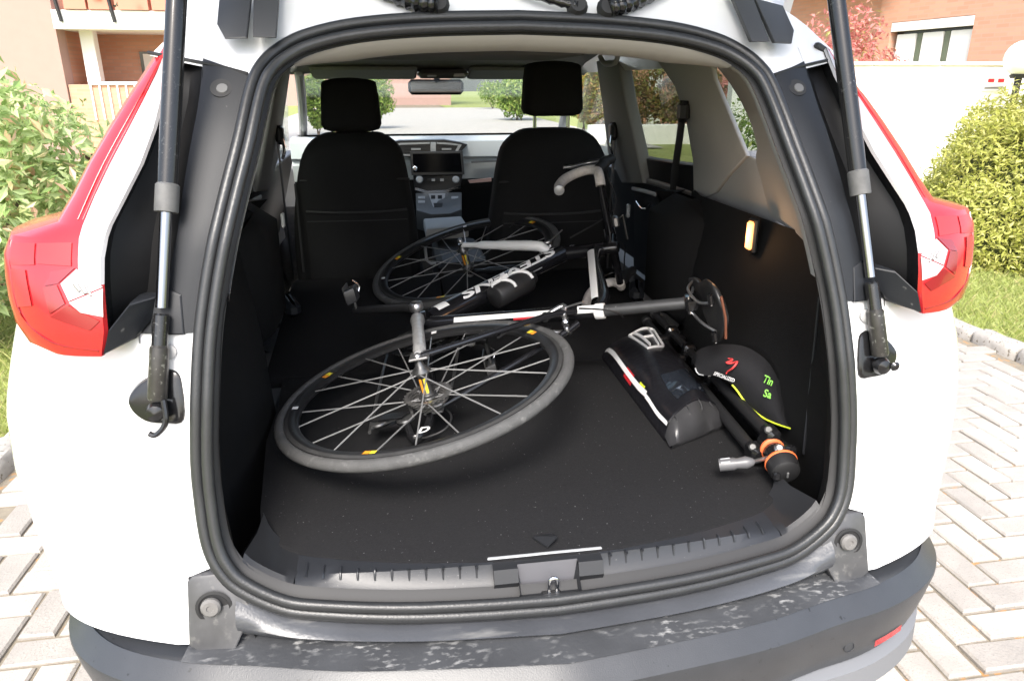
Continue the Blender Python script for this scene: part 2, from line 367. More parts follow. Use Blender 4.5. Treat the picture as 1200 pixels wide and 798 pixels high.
shrub('leafy_shrub', (-2.75,3.3,0), (.5,.45,.95), 2600, .08, nandina, 'low leafy shrub rising from grass in front of the tall loose shrub', clump=16, crad=.2, stems=5, aspect=.4, seedv=4)
# clipped conifer dome
def topiary(loc, rx, ry, h, n, label, seedv, nm='clipped_bush', size=.050, m=None):
    rg = np.random.default_rng(seedv); root = tag(empty(nm, loc), label, 'bush')
    th = rg.uniform(0,2*np.pi,n); cz = rg.uniform(-.1,1,n); s = np.sqrt(np.clip(1-cz**2,0,1))
    d = np.stack([np.cos(th)*s, np.sin(th)*s, cz],1)
    lump = 1+.07*np.sin(9*d[:,0]+3*d[:,2])*np.sin(8*d[:,1]+1)+.05*np.sin(19*d[:,0]+7*d[:,1])*np.sin(17*d[:,2]+5*d[:,0])+.035*np.sin(41*d[:,1]+3)*np.sin(37*d[:,2]+29*d[:,0])
    P = d*np.array([rx,ry,h])*(lump*rg.uniform(.86,1.02,n))[:,None]
    global RNG; RNG = rg
    leaf_obj('foliage', *leaves(P, d*1.0+[0,0,.4], size, .30, .9, .1), m or MATS['thuja_leaf'], root)
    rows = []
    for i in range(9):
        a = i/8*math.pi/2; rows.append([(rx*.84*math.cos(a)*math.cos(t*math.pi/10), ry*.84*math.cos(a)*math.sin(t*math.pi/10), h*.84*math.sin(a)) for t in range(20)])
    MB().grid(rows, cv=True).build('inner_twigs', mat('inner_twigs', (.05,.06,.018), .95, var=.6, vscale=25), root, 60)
    MB().tube([(0,0,-.05),(0,0,h*.5)], .06, 8).build('trunk', bark, root)
    return root
leafmat('thuja_leaf', (.28,.31,.05), (.52,.52,.13), (.66,.62,.22), .7)
p = atz(1188, 318, 0)
topiary((p.x+.75, p.y+.55, 0), 1.12, 1.05, 1.48, 70000, 'yellow green clipped dome bush on the lawn before the white wall', 5)
pink = leafmat('pink_leaf', (.50,.16,.14), (.72,.32,.29), (.35,.40,.10), .85)
# ================================================================== GARDEN WALL AND BUILDINGS
wallw = mat('white_render', (.80,.79,.76), .9, var=.05, vscale=6, bump=.3, bscale=60)
def brickmat(name, c1, c2, mortar, sc=1.0):
    m = bpy.data.materials.new(name); m.use_nodes = True; n = m.node_tree.nodes; L = m.node_tree.links; b = n['Principled BSDF']
    t = n.new('ShaderNodeTexBrick'); t.inputs['Color1'].default_value = tuple(c1)+(1,); t.inputs['Color2'].default_value = tuple(c2)+(1,); t.inputs['Mortar'].default_value = tuple(mortar)+(1,)
    t.inputs['Scale'].default_value = 1/sc; t.inputs['Brick Width'].default_value = .25; t.inputs['Row Height'].default_value = .07; t.inputs['Mortar Size'].default_value = .008
    tc = n.new('ShaderNodeTexCoord'); mp = n.new('ShaderNodeMapping'); mp.inputs['Rotation'].default_value = (math.radians(90),0,0)
    L.new(tc.outputs['Object'], mp.inputs[0]); L.new(mp.outputs[0], t.inputs['Vector']); L.new(t.outputs[0], b.inputs['Base Color']); b.inputs['Roughness'].default_value = .9
    MATS[name] = m; return m
salmon = brickmat('salmon_brick', (.52,.26,.17), (.58,.31,.21), (.48,.30,.22))
paleplaster = mat('pale_plaster', (.36,.232,.20), .9, var=.06, vscale=5)
wl = tag(empty('garden_wall', (7.6, 9.2, 0)), 'long white rendered garden wall with cream coping behind the dome bush', 'wall')
ang = math.radians(-6); Rz = Matrix.Rotation(ang, 3, 'Z'); wl.rotation_euler = (0,0,ang)
MB().box((0,0,.80), (6.0,.20,1.72)).build('wall_body', wallw, wl, 0)
for k in range(6): MB().bbox((-2.5+k*1.0,0,1.685), (.992,.27,.055), .012).build('coping', mat('coping_stone', (.70,.66,.58), .8, var=.1), wl, 0)
nb = MB().box((.85,-.112,1.44), (.36,.02,.24)).build('notice_board', wprint, wl, 0)
MB().box((.78,-.124,1.46), (.09,.004,.05)).build('notice_mark', redp, nb, 0); MB().box((.93,-.124,1.46), (.09,.004,.05)).build('notice_mark', redp, nb, 0)
MB().box((.85,-.124,1.36), (.30,.004,.03)).build('notice_line', mat('grey_print', (.2,.2,.2)), nb, 0)
lp = empty('globe_lamp', (0,0,0)); q = aty(1195, 85, 8.5); lp.location = (q.x, q.y, 0); tag(lp, 'white globe garden lamp on a dark post before the white wall', 'lamp')
MB().tube([(0,0,0),(0,0,q.z-.05)], .045, 10).build('post', deep_black, lp); MB().lathe([(.10,0),(.12,.04),(.06,.08)], (0,0,q.z-.08), (0,0,1), 16).build('collar', deep_black, lp)
MB().lathe([(.23*math.sin(i/10*math.pi), -.23*math.cos(i/10*math.pi)) for i in range(11)], (0,0,q.z+.18), (0,0,1), 20).build('globe', mat('globe_white', (.8,.78,.72), .3), lp)
# --- right apartment house: facade runs from far left to near right
rb = tag(empty('apartment_house', (0,0,0)), 'salmon brick house with long shuttered window above the white wall', 'building')
A = aty(1040, 60, 13.5); B_ = aty(1135, 60, 11.6); fx = (B_-A); fx.z = 0; wl_len = fx.length; fx.normalize(); fn = V((fx.y, -fx.x, 0))
if fn.y > 0: fn = -fn
rb.location = (A.x, A.y, 0); rb.rotation_euler = (0,0,math.atan2(fx.y, fx.x))
zt = aty(1040, 27, 13.5).z; zs = 1.3
# local: x along facade, -y towards viewer
def facade(x0, x1, z0, z1, th=.3, y=0): return MB().box(((x0+x1)/2, y+th/2, (z0+z1)/2), (x1-x0, th, z1-z0))
wlen = wl_len
f_ = facade(-.35, 0, 0, 6); f_.box((wlen+4, .15, 3), (8, .3, 6)); f_.box((wlen/2, .15, (zt+6)/2), (wlen, .3, 6-zt)); f_.box((wlen/2,.15,zs/2),(wlen,.3,zs))
f_.build('wall', salmon, rb, 0)
MB().box((-2.2,1.15,3), (3.5,2.0,6)).build('wing_wall', salmon, rb, 0)
MB().box((-1.6,-.2,zt+1.15), (4.0,2.4,.25)).build('roof_overhang', mat('soffit', (.42,.20,.13), .9), rb, 0)
win = MB().box((wlen/2,.2,(zt+zs)/2), (wlen,.04,zt-zs)).build('window', mat('dark_window', (.03,.035,.035), .1), rb, 0)
MB().box((wlen/2,.07,zt-.09), (wlen-.02,.14,.16)).build('shutter_box', wallw, win, 0)
for k in range(3): MB().bbox((wlen*(.17+.335*k), .12, (zt+zs)/2-.1), (wlen*.25,.05,zt-zs-.25), .01).build('blind', mat('white_blind', (.78,.77,.74), .8), win, 0)
for k in range(2): MB().bbox((wlen*(.335+.335*k), .14, (zt+zs)/2-.1), (.12,.06,zt-zs-.25), .01).build('frame', mat('olive_frame', (.12,.14,.09), .5), win, 0)
# pink shrub above the wall
shrub('pink_shrub', (6.9,10.6,0), (1.5,.9,2.6), 7000, .09, pink, 'pink leaved shrub showing above the white garden wall', clump=40, crad=.36, stems=6, seedv=9)
shrub('pink_shrub', (6.0,11.6,0), (.9,.8,2.1), 2500, .09, pink, 'pink leaved shrub standing past the end of the white wall', clump=20, crad=.3, stems=4, seedv=10)
# --- left apartment house with balcony
Y1 = 15.0
def L3(px, py, Y=Y1): return aty(px, py, Y)
lb = tag(empty('apartment_building', (L3(70,97).x, Y1, 0)), 'salmon apartment building with white balcony and sliding door behind the leafy shrub', 'building')
ox, oz = lb.location.x, 0
def lx(px): return L3(px, 60).x-ox
def lz(py): return L3(120, py).z
MB().box((lx(-320)/2+lx(70)/2, .2, 3.2), (lx(70)-lx(-320), .4, 7)).build('wall', paleplaster, lb, 0)
MB().box((lx(150), 1.75, 3.2), (lx(250)-lx(40), .3, 7)).build('recess_wall', salmon, lb, 0)
MB().box((lx(70)-.12, 1.0, 3.2), (.2, 1.3, 6.98)).build('recess_wall', salmon, lb, 0)
zb, zt2 = lz(35), lz(13)
MB().box(((lx(71)+lx(250))/2, .8, (zb+zt2)/2), (lx(250)-lx(71), 1.8, zt2-zb)).build('balcony_slab', mat('white_slab', (.80,.79,.77), .9), lb, 0)
MB().box(((lx(71)+lx(250))/2, .9, .75+.0), (lx(250)-lx(71), 1.7, 1.3)).build('terrace_base', salmon, lb, 0)
MB().box((lx(94), .55, (zb+.2)/2+.1), (.24, .24, zb-.2)).build('column', mat('white_slab', (.8,.8,.8)), lb, 0)
dw = MB().box(((lx(133)+lx(190))/2, 1.57, (lz(57)+1.4)/2), (lx(190)-lx(133), .06, lz(57)-1.4)).build('sliding_door', mat('dark_window', (.03,.03,.03)), lb, 0)
for k, (a, b_) in enumerate(((138,157),(161,178))):
    MB().box(((lx(a)+lx(b_))/2, 1.52, (lz(60)+1.45)/2), (lx(b_)-lx(a), .03, lz(60)-1.45)).build('pane', mat('curtained_pane', (.55,.52,.48), .2), dw, 0)
# rails and planters
rz1 = lz(98); rail = MB().box(((lx(98)+lx(240))/2, .03, rz1), (lx(240)-lx(98), .05, .06)).build('railing', mat('rail_white', (.78,.77,.75), .5), lb, 0)
k = 0
while lx(98)+k*.16 < lx(240): MB().box((lx(98)+k*.16, .03, rz1-.35), (.03,.03,.66)).build('baluster', MATS['rail_white'], rail, 0); k += 1
for px in (82,143):
    MB().tube([(lx(px), -.14, zb+.12), (lx(px)-.14, -.14, zt2+.9)], .035, 6).build('rail_post', deep_black, lb)
MB().box(((lx(88)+lx(250))/2, -.14, zt2+.9), (lx(250)-lx(88), .05, .05)).build('balcony_rail', MATS['rail_white'], lb, 0)
for a, b_ in ((88,113),(116,140),(150,184),(188,215)):
    MB().box(((lx(a)+lx(b_))/2, .0, zt2+.16), (lx(b_)-lx(a), .3, .3)).build('planter', mat('terracotta', (.55,.22,.15), .8), lb, 0)
fl = MB()
for _ in range(120):
    c = V((lx(133)+random.gauss(0,.25), -.02+random.gauss(0,.1), zt2+.36+random.gauss(0,.1))); fl.box(c, (.07,.07,.03), Matrix.Rotation(random.uniform(0,3),3,random.choice('XYZ')))
fl.build('balcony_plants', mat('plant_dark', (.07,.09,.05), .8, island=.5), lb, 0)
# bushes and trees seen through the glass
green = leafmat('green_leaf', (.12,.22,.03), (.24,.34,.06), (.40,.44,.12), .75)
mix_ = leafmat('autumn_leaf', (.22,.09,.04), (.20,.24,.05), (.40,.22,.07), .5)
def far_bush(px, pyb, wpx, hpx, label, seedv, m=green, n=5200, name='garden_bush'):
    g = atz(px, pyb, 0); dist = (g-CC).dot(FW); r = wpx/2*dist/CF; h = hpx*dist/CF
    shrub(name, (g.x, g.y+r*.6, 0), (r, r, h), n, max(.12, r*.15), m, label, 'bush', clump=34, crad=r*.46, stems=3, seedv=seedv)
far_bush(441,152,46,62,'round green bush seen through windscreen beside the left headrest', 21)
far_bush(372,160,34,75,'green bush seen through the windscreen edge past the left headrest', 22)
far_bush(612,142,64,52,'low green bush seen through windscreen beside the raised headrest', 23)
far_bush(578,128,40,36,'distant green bush seen through windscreen behind the low bush', 24, n=1500)
far_bush(688,160,60,110,'tall green bush seen through the right front door glass', 25)
# low wall, hedge and brick house seen through the right rear door glass
lw = tag(empty('low_wall', (8.6,17.3,0)), 'low white wall at the lawn edge seen through rear door glass', 'wall')
MB().bbox((0,0,.20), (8.0,.22,.50), .02).build('wall_body', wallw, lw, 0)
for k, (x, y, h) in enumerate(((5.3,18.3,2.1),(6.2,18.5,1.8),(7.1,18.3,2.2),(8.1,18.6,2.0))):
    shrub('hedge_shrub', (x,y,0), (.95,.7,h), 2600, .12, mix_, ['brown and green hedge shrub nearest the windscreen side of the low wall','brown and green hedge shrub second along behind the low wall','brown and green hedge shrub third along behind the low wall','brown and green hedge shrub at the house end of the low wall'][k], 'shrub', clump=26, crad=.33, stems=4, seedv=40+k, group='hedge shrubs behind the low wall')
bh = tag(empty('brick_house', (9.9,22.0,0)), 'red brick house with pale downpipe behind the hedge shrubs', 'building')
MB().box((0,1,2.6), (6.4,2,5.4)).build('wall', salmon, bh, 0); MB().tube([(-2.0,-.1,0),(-2.0,-.1,5)], .22, 8).build('downpipe', wallw, bh); MB().box((0,.9,5.4), (7.0,2.8,.2)).build('roof', mat('roof_tile', (.3,.12,.08), .9), bh, 0)
for a in (-.6,1.8): MB().bbox((a,-.02,2.4),(1.2,.06,1.3),.02).build('window', MATS['dark_window'], bh, 0)
shrub('green_bush', (4.5,7.8,0), (.9,.8,1.5), 5000, .07, green, 'green bush on the lawn seen through the rear quarter glass', 'bush', clump=30, crad=.3, stems=4, seedv=50)
fb = tag(empty('far_house', (-4,52,0)), 'pale pink house at the far end of the drive', 'building')
MB().box((0,3,2.6),(16,5,5.6)).build('wall', paleplaster, fb, 0); MB().prism([(-8.5,0,5.4),(8.5,0,5.4),(0,0,8)],(0,6,0)).build('roof', MATS['roof_tile'], fb, 0)
for a in (-5,-1.5,2,5.5): MB().bbox((a,.45,2.8),(1.4,.2,1.5),.03).build('window', MATS['dark_window'], fb, 0)
# ================================================================== CAR
car = tag(empty('car', (0,0,0)), 'white family SUV with its tailgate open and boot showing', 'car')
SEAL = [(0,1.545),(.16,1.54),(.28,1.529),(.36,1.511),(.405,1.490),(.437,1.463),(.457,1.425),(.477,1.345),(.496,1.28),(.518,1.20),(.535,1.13),(.550,1.05),(.560,.96),(.568,.87),(.568,.80),(.562,.735),(.546,.692),(.515,.657),(.448,.622),(.375,.609),(.225,.596),(0,.589)]
half = catm([(x,0,z) for x, z in SEAL], 4)
loop2 = [(p.x, p.z) for p in half] + [(-p.x, p.z) for p in half[-2:0:-1]]
NL = len(loop2)
def inward(i):
    a, b = V(loop2[i-1]), V(loop2[(i+1) % NL]); t = (b-a).normalized(); n = V((t.y, -t.x))
    c = V((0, 1.05)); return n if n.dot(c-V(loop2[i])) > 0 else -n
INW = [inward(i) for i in range(NL)]
def ring(off, back=0):
    out = []
    for (x, z), n in zip(loop2, INW):
        X, Z = x+n.x*off, z+n.y*off; out.append(V((X, gy(X, Z)-back, Z)))
    return out
seal = MB().tube(ring(.0085, .002), .0100, 12, closed=True).build('door_seal', rubber, car, 60)
MB().tube(ring(.0265, .008), .0092, 12, closed=True).build('seal_bulb', rubber, seal, 60)
MB().grid([ring(.0175,-.004), ring(.0175,-.012)], cv=True).build('seal_groove', deep_black, seal, 0)
MB().grid([ring(-.006,-.002), ring(.026,-.004), ring(.040,-.016)], cv=True).build('seal_base', deep_black, seal, 60)
IN = ring(.040, -.014)                                # inner edge of the seal, where the trim starts
# ---- white rear body: rows of z, from the seal round the corner to the flank
def XS(z): return interp(z, [.3,.45,.54,.6,.7,.8,.9,1.0,1.06,1.2,1.35,1.5,1.6], [.80,.82,.845,.860,.892,.917,.921,.900,.885,.86,.80,.70,.64])
def seal_x(z): return max(x for x, zz in SEAL if abs(zz-z) < 2 and True) if False else interp(z, [s[1] for s in SEAL[::-1]], [s[0] for s in SEAL[::-1]])
def body_row(z, x_start):
    x0 = max(.61, x_start+.008); y0 = gy(x0, z); X = XS(z); pts = []
    for t in np.linspace(0, 1, 5)[:-1]:
        x = x_start+(x0-x_start)*t; pts.append(V((x, gy(x, z), z)))
    for t in np.linspace(0, 1, 22):
        pts.append(V((x0+(X-x0)*(1-(1-t)**3.4), y0+t*.27, z)))
    for y in (.9, 1.6, 2.4, 3.2, 4.0, 4.3): pts.append(V((min(X+.008+.05*max(0,.75-z)*min(1,(y-.7)*2), .9275)-(max(0, y-3.9)**2)*.2, y, z)))
    return pts
def quarter():
    b = MB(); zs = [.582,.60,.63,.66,.684]; b.grid([body_row(z, .588) for z in zs])
    zs2 = [.684,.70,.72]+list(np.arange(.74,1.075,.03))+[1.075]; b.grid([body_row(z, (.588 if z < .685 else seal_x(z)-.004)) for z in zs2]); return b
both(quarter, 'quarter_panel', white, car, 40)
both(lambda: MB().grid([[V((.90-.04*(z < .4), y, z)) for y in (.74,1.6,2.6,4.2)] for z in (.30,.45,.584)]), 'rocker_panel', black_plastic, car, 40)
def upper_flank():                                    # flank above the lights, hidden by them from behind
    rows = []
    for z in (1.07,1.15,1.2): rows.append([V((XS(z)-.03, gy(.62, z)+.17, z))]+[V((min(.9275,XS(z)+.012), y, z-(.06*(y-1)/3 if y > 1 else 0))) for y in (.55,.9,1.6,2.4,3.0)])
    return MB().grid(rows[:2])
both(upper_flank, 'shoulder_panel', white, car, 40)
# white flange above and beside the seal
def flange():
    top = [(0,1.665),(.20,1.658),(.36,1.638),(.46,1.61),(.545,1.545),(.58,1.503),(.612,1.468)]
    bot = [(0,1.543),(.16,1.538),(.28,1.527),(.36,1.508),(.403,1.488),(.434,1.462),(.452,1.436)]
    rows = []
    for t in (0,.25,.5,.75,1):
        r = []
        for (a, b_), (c, d_) in zip(bot, top):
            x, z = a+(c-a)*t, b_+(d_-b_)*t; r.append(V((x, gy(x, z), z)))
        rows.append(catm(r, 3))
    return MB().grid(rows)
both(flange, 'roof_flange', white, car, 60)
def roofside():                                       # roof rail and drip edge going forward
    rows = []
    for y in (.44,.7,1.2,1.8,2.4): rows.append([V((x, y if y > .7 else (gy(x,z) if y < .5 else max(y, gy(x,z)+.05)), z)) for x, z in ((.612,1.468),(.58,1.503),(.545,1.545),(.46,1.61),(.36,1.638),(.20,1.658),(0,1.665))])
    return MB().grid([catm(r, 3) for r in rows])
both(roofside, 'roof', white, car, 60)
both(lambda: MB().tube([onS(*q, .004) for q in ((1010,0),(975,40),(900,86))] if False else [V((x, gy(x,z)-.003, z)) for x, z in ((.615,1.473),(.56,1.463),(.50,1.452),(.455,1.440))], .0028, 6), 'panel_gap', deep_black, car)
both(lambda: MB().bbox((.575, gy(.575,1.492)-.006, 1.486), (.035,.012,.012), .003, Matrix.Rotation(.5,3,'Y')), 'drip_clip', black_plastic, car)
# satin panel beside the seal
PB_OUT = [(1.472,.524),(1.40,.530),(1.30,.550),(1.20,.566),(1.13,.585),(1.085,.612),(1.06,.632)]
def panelb():
    rows = []
    for z in np.linspace(1.438, 1.062, 14):
        xi = seal_x(z)-.004; xo = interp(-z, [-a for a, _ in PB_OUT], [b_ for _, b_ in PB_OUT]); zz = z+.026*max(0,(z-1.40)/.038) ; r = []
        for t in np.linspace(0,1,7):
            x = xi+(xo-xi)*t; z_ = z+(zz-z)*t; r.append(V((x, gy(x, z_)-.004*math.sin(t*math.pi)-.002, z_)))
        rows.append(r)
    return MB().grid(rows)
pbs = both(panelb, 'pillar_cover', satin, car, 40)
for o, s in zip(pbs, (1,-1)):
    x, z = s*.496, 1.418; c = V((x, gy(x,z)-.005, z)); ax = V((0,-.80,.60)).normalized()
    MB().lathe([(.017,0),(.017,.0015),(.014,.0015)], c, ax, 18).build('screw_recess', deep_black, o)
    MB().lathe([(.010,.0),(.0085,.0035),(.004,.0035)], c+ax*.001+V((.002,0,-.002)), ax, 14).build('screw', mat('grey_screw', (.12,.12,.12), .4), o)
# tail light
TL = [  # z, x_in, x_split, x_out, y_in, y_out
 (1.488,.575,.582,.590,.415,.428),(1.44,.577,.597,.618,.372,.395),(1.40,.580,.611,.640,.330,.360),(1.36,.588,.630,.663,.300,.334),(1.31,.605,.655,.692,.266,.306),(1.265,.627,.675,.714,.236,.280),(1.228,.645,.688,.735,.210,.258),
 (1.212,.650,.690,.800,.199,.248),(1.185,.654,.690,.812,.182,.240),(1.15,.655,.690,.814,.166,.232),(1.12,.655,.685,.813,.157,.226),(1.085,.656,.675,.806,.151,.216),(1.058,.663,.676,.786,.150,.200),(1.046,.668,.674,.745,.152,.178)]
def tl_rows():
    rows = []
    for z, xi, xs, xo, yi, yo in TL:
        r = [V((xi+.004, yi+.045, z)), V((xi, yi+.006, z)), V((xi+.004, yi, z))]
        for t in (.33,.66,1): x = xi+(xs-xi)*t; r.append(V((x, yi+(yo-yi)*.55*((x-xi)/(xo-xi))**1.2-.0, z)))
        for t in (.25,.5,.75,.93): x = xs+(xo-xs)*t; f = (x-xi)/(xo-xi); r.append(V((x, yi+(yo-yi)*(.55*f**1.2+.45*f**4), z)))
        r += [V((xo, yo, z)), V((xo+.012, yo+.025, z)), V((xo+.025, yo+.07, z)), V((xo+.03, yo+.14, z))]
        rows.append(r)
    return rows
def tl_part(which):
    def mk():
        R = tl_rows(); b = MB(); nC = len(R[0])
        for i in range(len(R)-1):
            for j in range(nC-1):
                clear = (1 <= j < 5) and i < 9 or (j in (5,6) and 7 <= i < 9 and False)
                k = 'c' if clear else 'r'
                if j == 0: k = 'b'
                if k == which: b.add([R[i][j], R[i][j+1], R[i+1][j+1], R[i+1][j]], [(0,1,2,3)])
        if which == 'r':
            for e in (0, -1):
                rr = R[e]; c = V((sum(p.x for p in rr)/nC, max(p.y for p in rr), rr[0].z)); k0 = len(b.v)
                b.add(rr+[c], [(q, q+1, nC) for q in range(nC-1)])
        import itertools
        # weld duplicates so that shading is smooth
        idx, nv, mp = {}, [], []
        for v_ in b.v:
            key = tuple(round(c, 5) for c in v_)
            if key not in idx: idx[key] = len(nv); nv.append(v_)
            mp.append(idx[key])
        b.v = nv; b.f = [tuple(dict.fromkeys(mp[i] for i in q)) for q in b.f]; b.f = [q for q in b.f if len(q) > 2]
        return b
    return mk
reds = both(tl_part('r'), 'tail_light', redlens, car, 35)
clears = both(tl_part('c'), 'clear_lens', clearlens, None, 35)
sides = both(tl_part('b'), 'light_side', gloss_black, None, 35)
for a, b_, c, s in zip(reds, clears, sides, (1,-1)):
    b_.parent = a; c.parent = a
    def tlp(x, z, off):                                # point on the lens face
        zs_ = [-t[0] for t in TL]; xi, xo, yi, yo = (interp(-z, zs_, [t[k] for t in TL]) for k in (1,3,4,5)); f = (x-xi)/(xo-xi)
        return V((s*x, yi+(yo-yi)*(.55*max(f,0)**1.2+.45*max(f,0)**4)-off, z))
    redl2 = mat('red_lens_bright', (.50,.030,.034), .25); redd = mat('red_lens_deep', (.20,.004,.007), .12, coat=1)
    def patch(P, name, m, off=.0014, n=5):
        a_, b2, c_, d_ = [V((x, z)) for x, z in P]; rows = []
        for t in np.linspace(0,1,n):
            l, r_ = a_.lerp(d_, t), b2.lerp(c_, t); rows.append([tlp(*l.lerp(r_, q), off) for q in np.linspace(0,1,n)])
        return MB().grid(rows).build(name, m, a, 60)
    patch(((.700,1.207),(.752,1.205),(.752,1.178),(.700,1.176)), 'lens_block', redl2)
    patch(((.756,1.205),(.796,1.203),(.800,1.172),(.756,1.176)), 'lens_block', redl2)
    patch(((.772,1.168),(.804,1.166),(.802,1.110),(.766,1.118)), 'lens_block', redl2)
    patch(((.655,1.148),(.692,1.172),(.716,1.152),(.706,1.128)), 'reverse_lens', clearlens)
    patch(((.655,1.146),(.706,1.126),(.690,1.112),(.658,1.106)), 'reverse_lens', mat('pink_lens', (.70,.42,.42), .1, coat=1))
    patch(((.694,1.174),(.730,1.168),(.742,1.148),(.720,1.152)), 'lens_block', redd)
    patch(((.722,1.150),(.744,1.146),(.738,1.108),(.712,1.124)), 'lens_block', redd)
    patch(((.708,1.122),(.738,1.104),(.680,1.086),(.664,1.100)), 'lens_block', redd)
    for k in range(3): MB().tube([tlp(.672+.008*k,1.136+.003*k,.0022), tlp(.680+.008*k,1.152,.0022)], .0022, 6).build('reflector_rib', lensdetail, a)
    MB().tube(catm([tlp(x, z, .0006) for x, z in ((.802,1.205),(.800,1.16),(.789,1.10),(.74,1.065),(.672,1.055))], 4), .0012, 6).build('lens_seam', redd, a)
    for dx, mm in ((.004, redl2), (.012, redl2)):
        MB().tube(catm([tlp(interp(-z,[-t[0] for t in TL],[t[2] for t in TL])+dx*min(1,(1.485-z)*9), z, .0004) for z in (1.47,1.40,1.31,1.235)], 4), .0011, 6).build('lens_seam', mm, a)
# dark recess between panel and lens, and the wedge under it
def recess():
    b = MB(); rows = []
    for z, xi, xs, xo, yi, yo in TL:
        xo_ = interp(-z, [-a for a, _ in PB_OUT], [q for _, q in PB_OUT]); xp = min(xo_, xi-.002)
        r = [V((xp, gy(xp, z)-.001, z)), V((xp+.006, gy(xp, z)+.012, z)), V(((xp+xi)/2, max(gy(xp,z), yi)+.03, z)), V((xi+.004, yi+.04, z))]
        rows.append(r)
    return b.grid(rows)
both(recess, 'light_recess', mat('recess_black', (.007,.007,.0075), .5, spec=.25), car, 40)
def wedge():
    P = [(.668,.150,1.048),(.655,.152,1.085),(.632,.19,1.115),(.600,.212,1.118),(.606,.205,1.085),(.636,.200,1.055)]
    return MB().prism(P, (0,.06,0), .004)
both(wedge, 'light_corner_trim', satin, car, 25)
both(lambda: MB().prism([V((x, gy(x,z)-.008, z)) for x, z in ((.562,1.06),(.612,1.06),(.612,1.10),(.598,1.125),(.585,1.13),(.562,1.12))], (0,.02,0), .004), 'cover_tab', satin, car, 25)
# strut pocket, strut
def pocket():
    P = [(.572,.993),(.585,1.008),(.60,1.006),(.635,.990),(.655,.968),(.653,.948),(.632,.930),(.60,.926),(.572,.932)]
    return MB().prism([V((p.x, gy(p.x,p.z)-.006, p.z)) for p in catm([(x,0,z) for x, z in P], 4, closed=True)], (0,.03,0), .008)
pk = both(pocket, 'strut_bracket', gloss_black, car, 25)
S0, S1 = V((.607,.150,.955)), V((.520,.375,1.70))
SD = (S1-S0).normalized(); SLn = (S1-S0).length
for s, pko in ((1, pk[0]), (-1, pk[1])):
    f = lambda t: V((s*(S0+(S1-S0)*t).x, (S0+(S1-S0)*t).y, (S0+(S1-S0)*t).z))
    ax = f(1)-f(0)
    st = MB().tube([f(.40), f(.41), f(1)], [.0150,.0150,.0150], 18).build('gas_strut', steel, car)
    MB().tube([f(.20), f(.41)], .009, 14).build('rod', rodsteel, st)
    MB().lathe([(.017,0),(.0175,.003),(.0175,.040),(.015,.043)], f(.385), ax, 18).build('collar', dirtygrey, st)
    MB().lathe([(.0085,0),(.012,.002),(.012,.055),(.010,.058)], f(.115), ax, 16).build('rod_sleeve', steel, st)
    MB().lathe([(.0125,0),(.0145,.004),(.0145,.080),(.012,.084)], f(.02), ax, 16).build('end_fitting', mat('worn_black', (.04,.038,.036), .35, .4, var=.6, vscale=60, specks=(130,.62,(.14,.14,.13))), st)
    MB().lathe([(.0135,0),(.0135,.012)], f(.105), ax, 16).build('crimp_ring', silver, st)
    c = f(0)+V((0,0,-.002)); MB().lathe([(.003,-.014),(.013,-.009),(.016,0),(.013,.009),(.003,.014)], c, (0,1,0), 14).build('ball_joint', gloss_black, st)
    if s < 0: MB().tube(catm([f(.01)+V((.012,-.004,.01)), f(.0)+V((.014,-.012,-.015)), f(.0)+V((-.002,-.014,-.034)), f(0)+V((-.012,-.012,-.032))], 5), .0045, 8).build('cable', gloss_black, st)
    else: MB().lathe([(.006,0),(.009,.006),(.005,.010)], c+V((.018,-.006,.002)), (0,-1,0), 12).build('retaining_bolt', steel, st)
    MB().lathe([(.012,0),(.012,.004),(.005,.006)], V((s*.588, gy(.588,1.035)-.003, 1.035)), (0,-1,.2), 14).build('grommet', mat('grey_grommet', (.30,.30,.30), .6), pko)
# hinge covers, cable boots, tailgate
hinge_m = mat('hinge_plastic', (.040,.041,.043), .55)
def flap(P, d=.05): return MB().prism([V((x, gy(x,z)-d, z)) for x, z in P], (0,.014,0), .004)
both(lambda: flap([(.484,1.492),(.450,1.493),(.448,1.575),(.500,1.562),(.498,1.515)]), 'hinge_cover', hinge_m, car, 25)
both(lambda: flap([(.441,1.495),(.405,1.494),(.403,1.600),(.448,1.600)]), 'hinge_cover', hinge_m, car, 25)
gate = MB()
hy, hz = .62, 1.70
def gp(s_, x, off=0):                                  # s: along the gate from the hinge, x across, off: outwards
    a = math.radians(24); return V((x, hy-s_*math.cos(a)+off*math.sin(a), hz+s_*math.sin(a)+off*math.cos(a)))
gw = lambda s_: interp(s_, [0,.15,.45,.6,1.0,1.05], [.52,.56,.62,.68,.60,.57])
gt = MB().grid([[gp(s_, x*gw(s_), .05*(1-abs(x)**3)+.02) for x in np.linspace(-1,1,13)] for s_ in (0,.08,.16)])
gt.grid([[gp(s_, x*gw(s_), .05*(1-abs(x)**3)+.02) for x in np.linspace(-1,1,13)] for s_ in (.56,.7,.85,1.0,1.05)])
for s in (-1,1): gt.grid([[gp(s_, s*gw(s_)*k, .05*(1-k**3)+.02) for k in (.84,.92,1)] for s_ in (.16,.3,.45,.56)])
tgate = gt.build('tailgate', white, car, 50)
MB().grid([[gp(s_, x*gw(s_)*.84, .04) for x in (-1,-.5,0,.5,1)] for s_ in (.16,.36,.56)]).build('rear_window', 'tinted_glass', tgate, 50)
MB().grid([[gp(s_, x*gw(s_)*.98, -.01) for x in (-1,-.5,0,.5,1)] for s_ in (.56,.7,.85,1.0,1.05)]).build('inner_trim', black_plastic, tgate, 50)
for s in (-1,1): MB().grid([[gp(s_, s*gw(s_)*k, -.01) for k in (.80,.99)] for s_ in (.0,.2,.4,.58)]).build('inner_trim', black_plastic, tgate, 50)
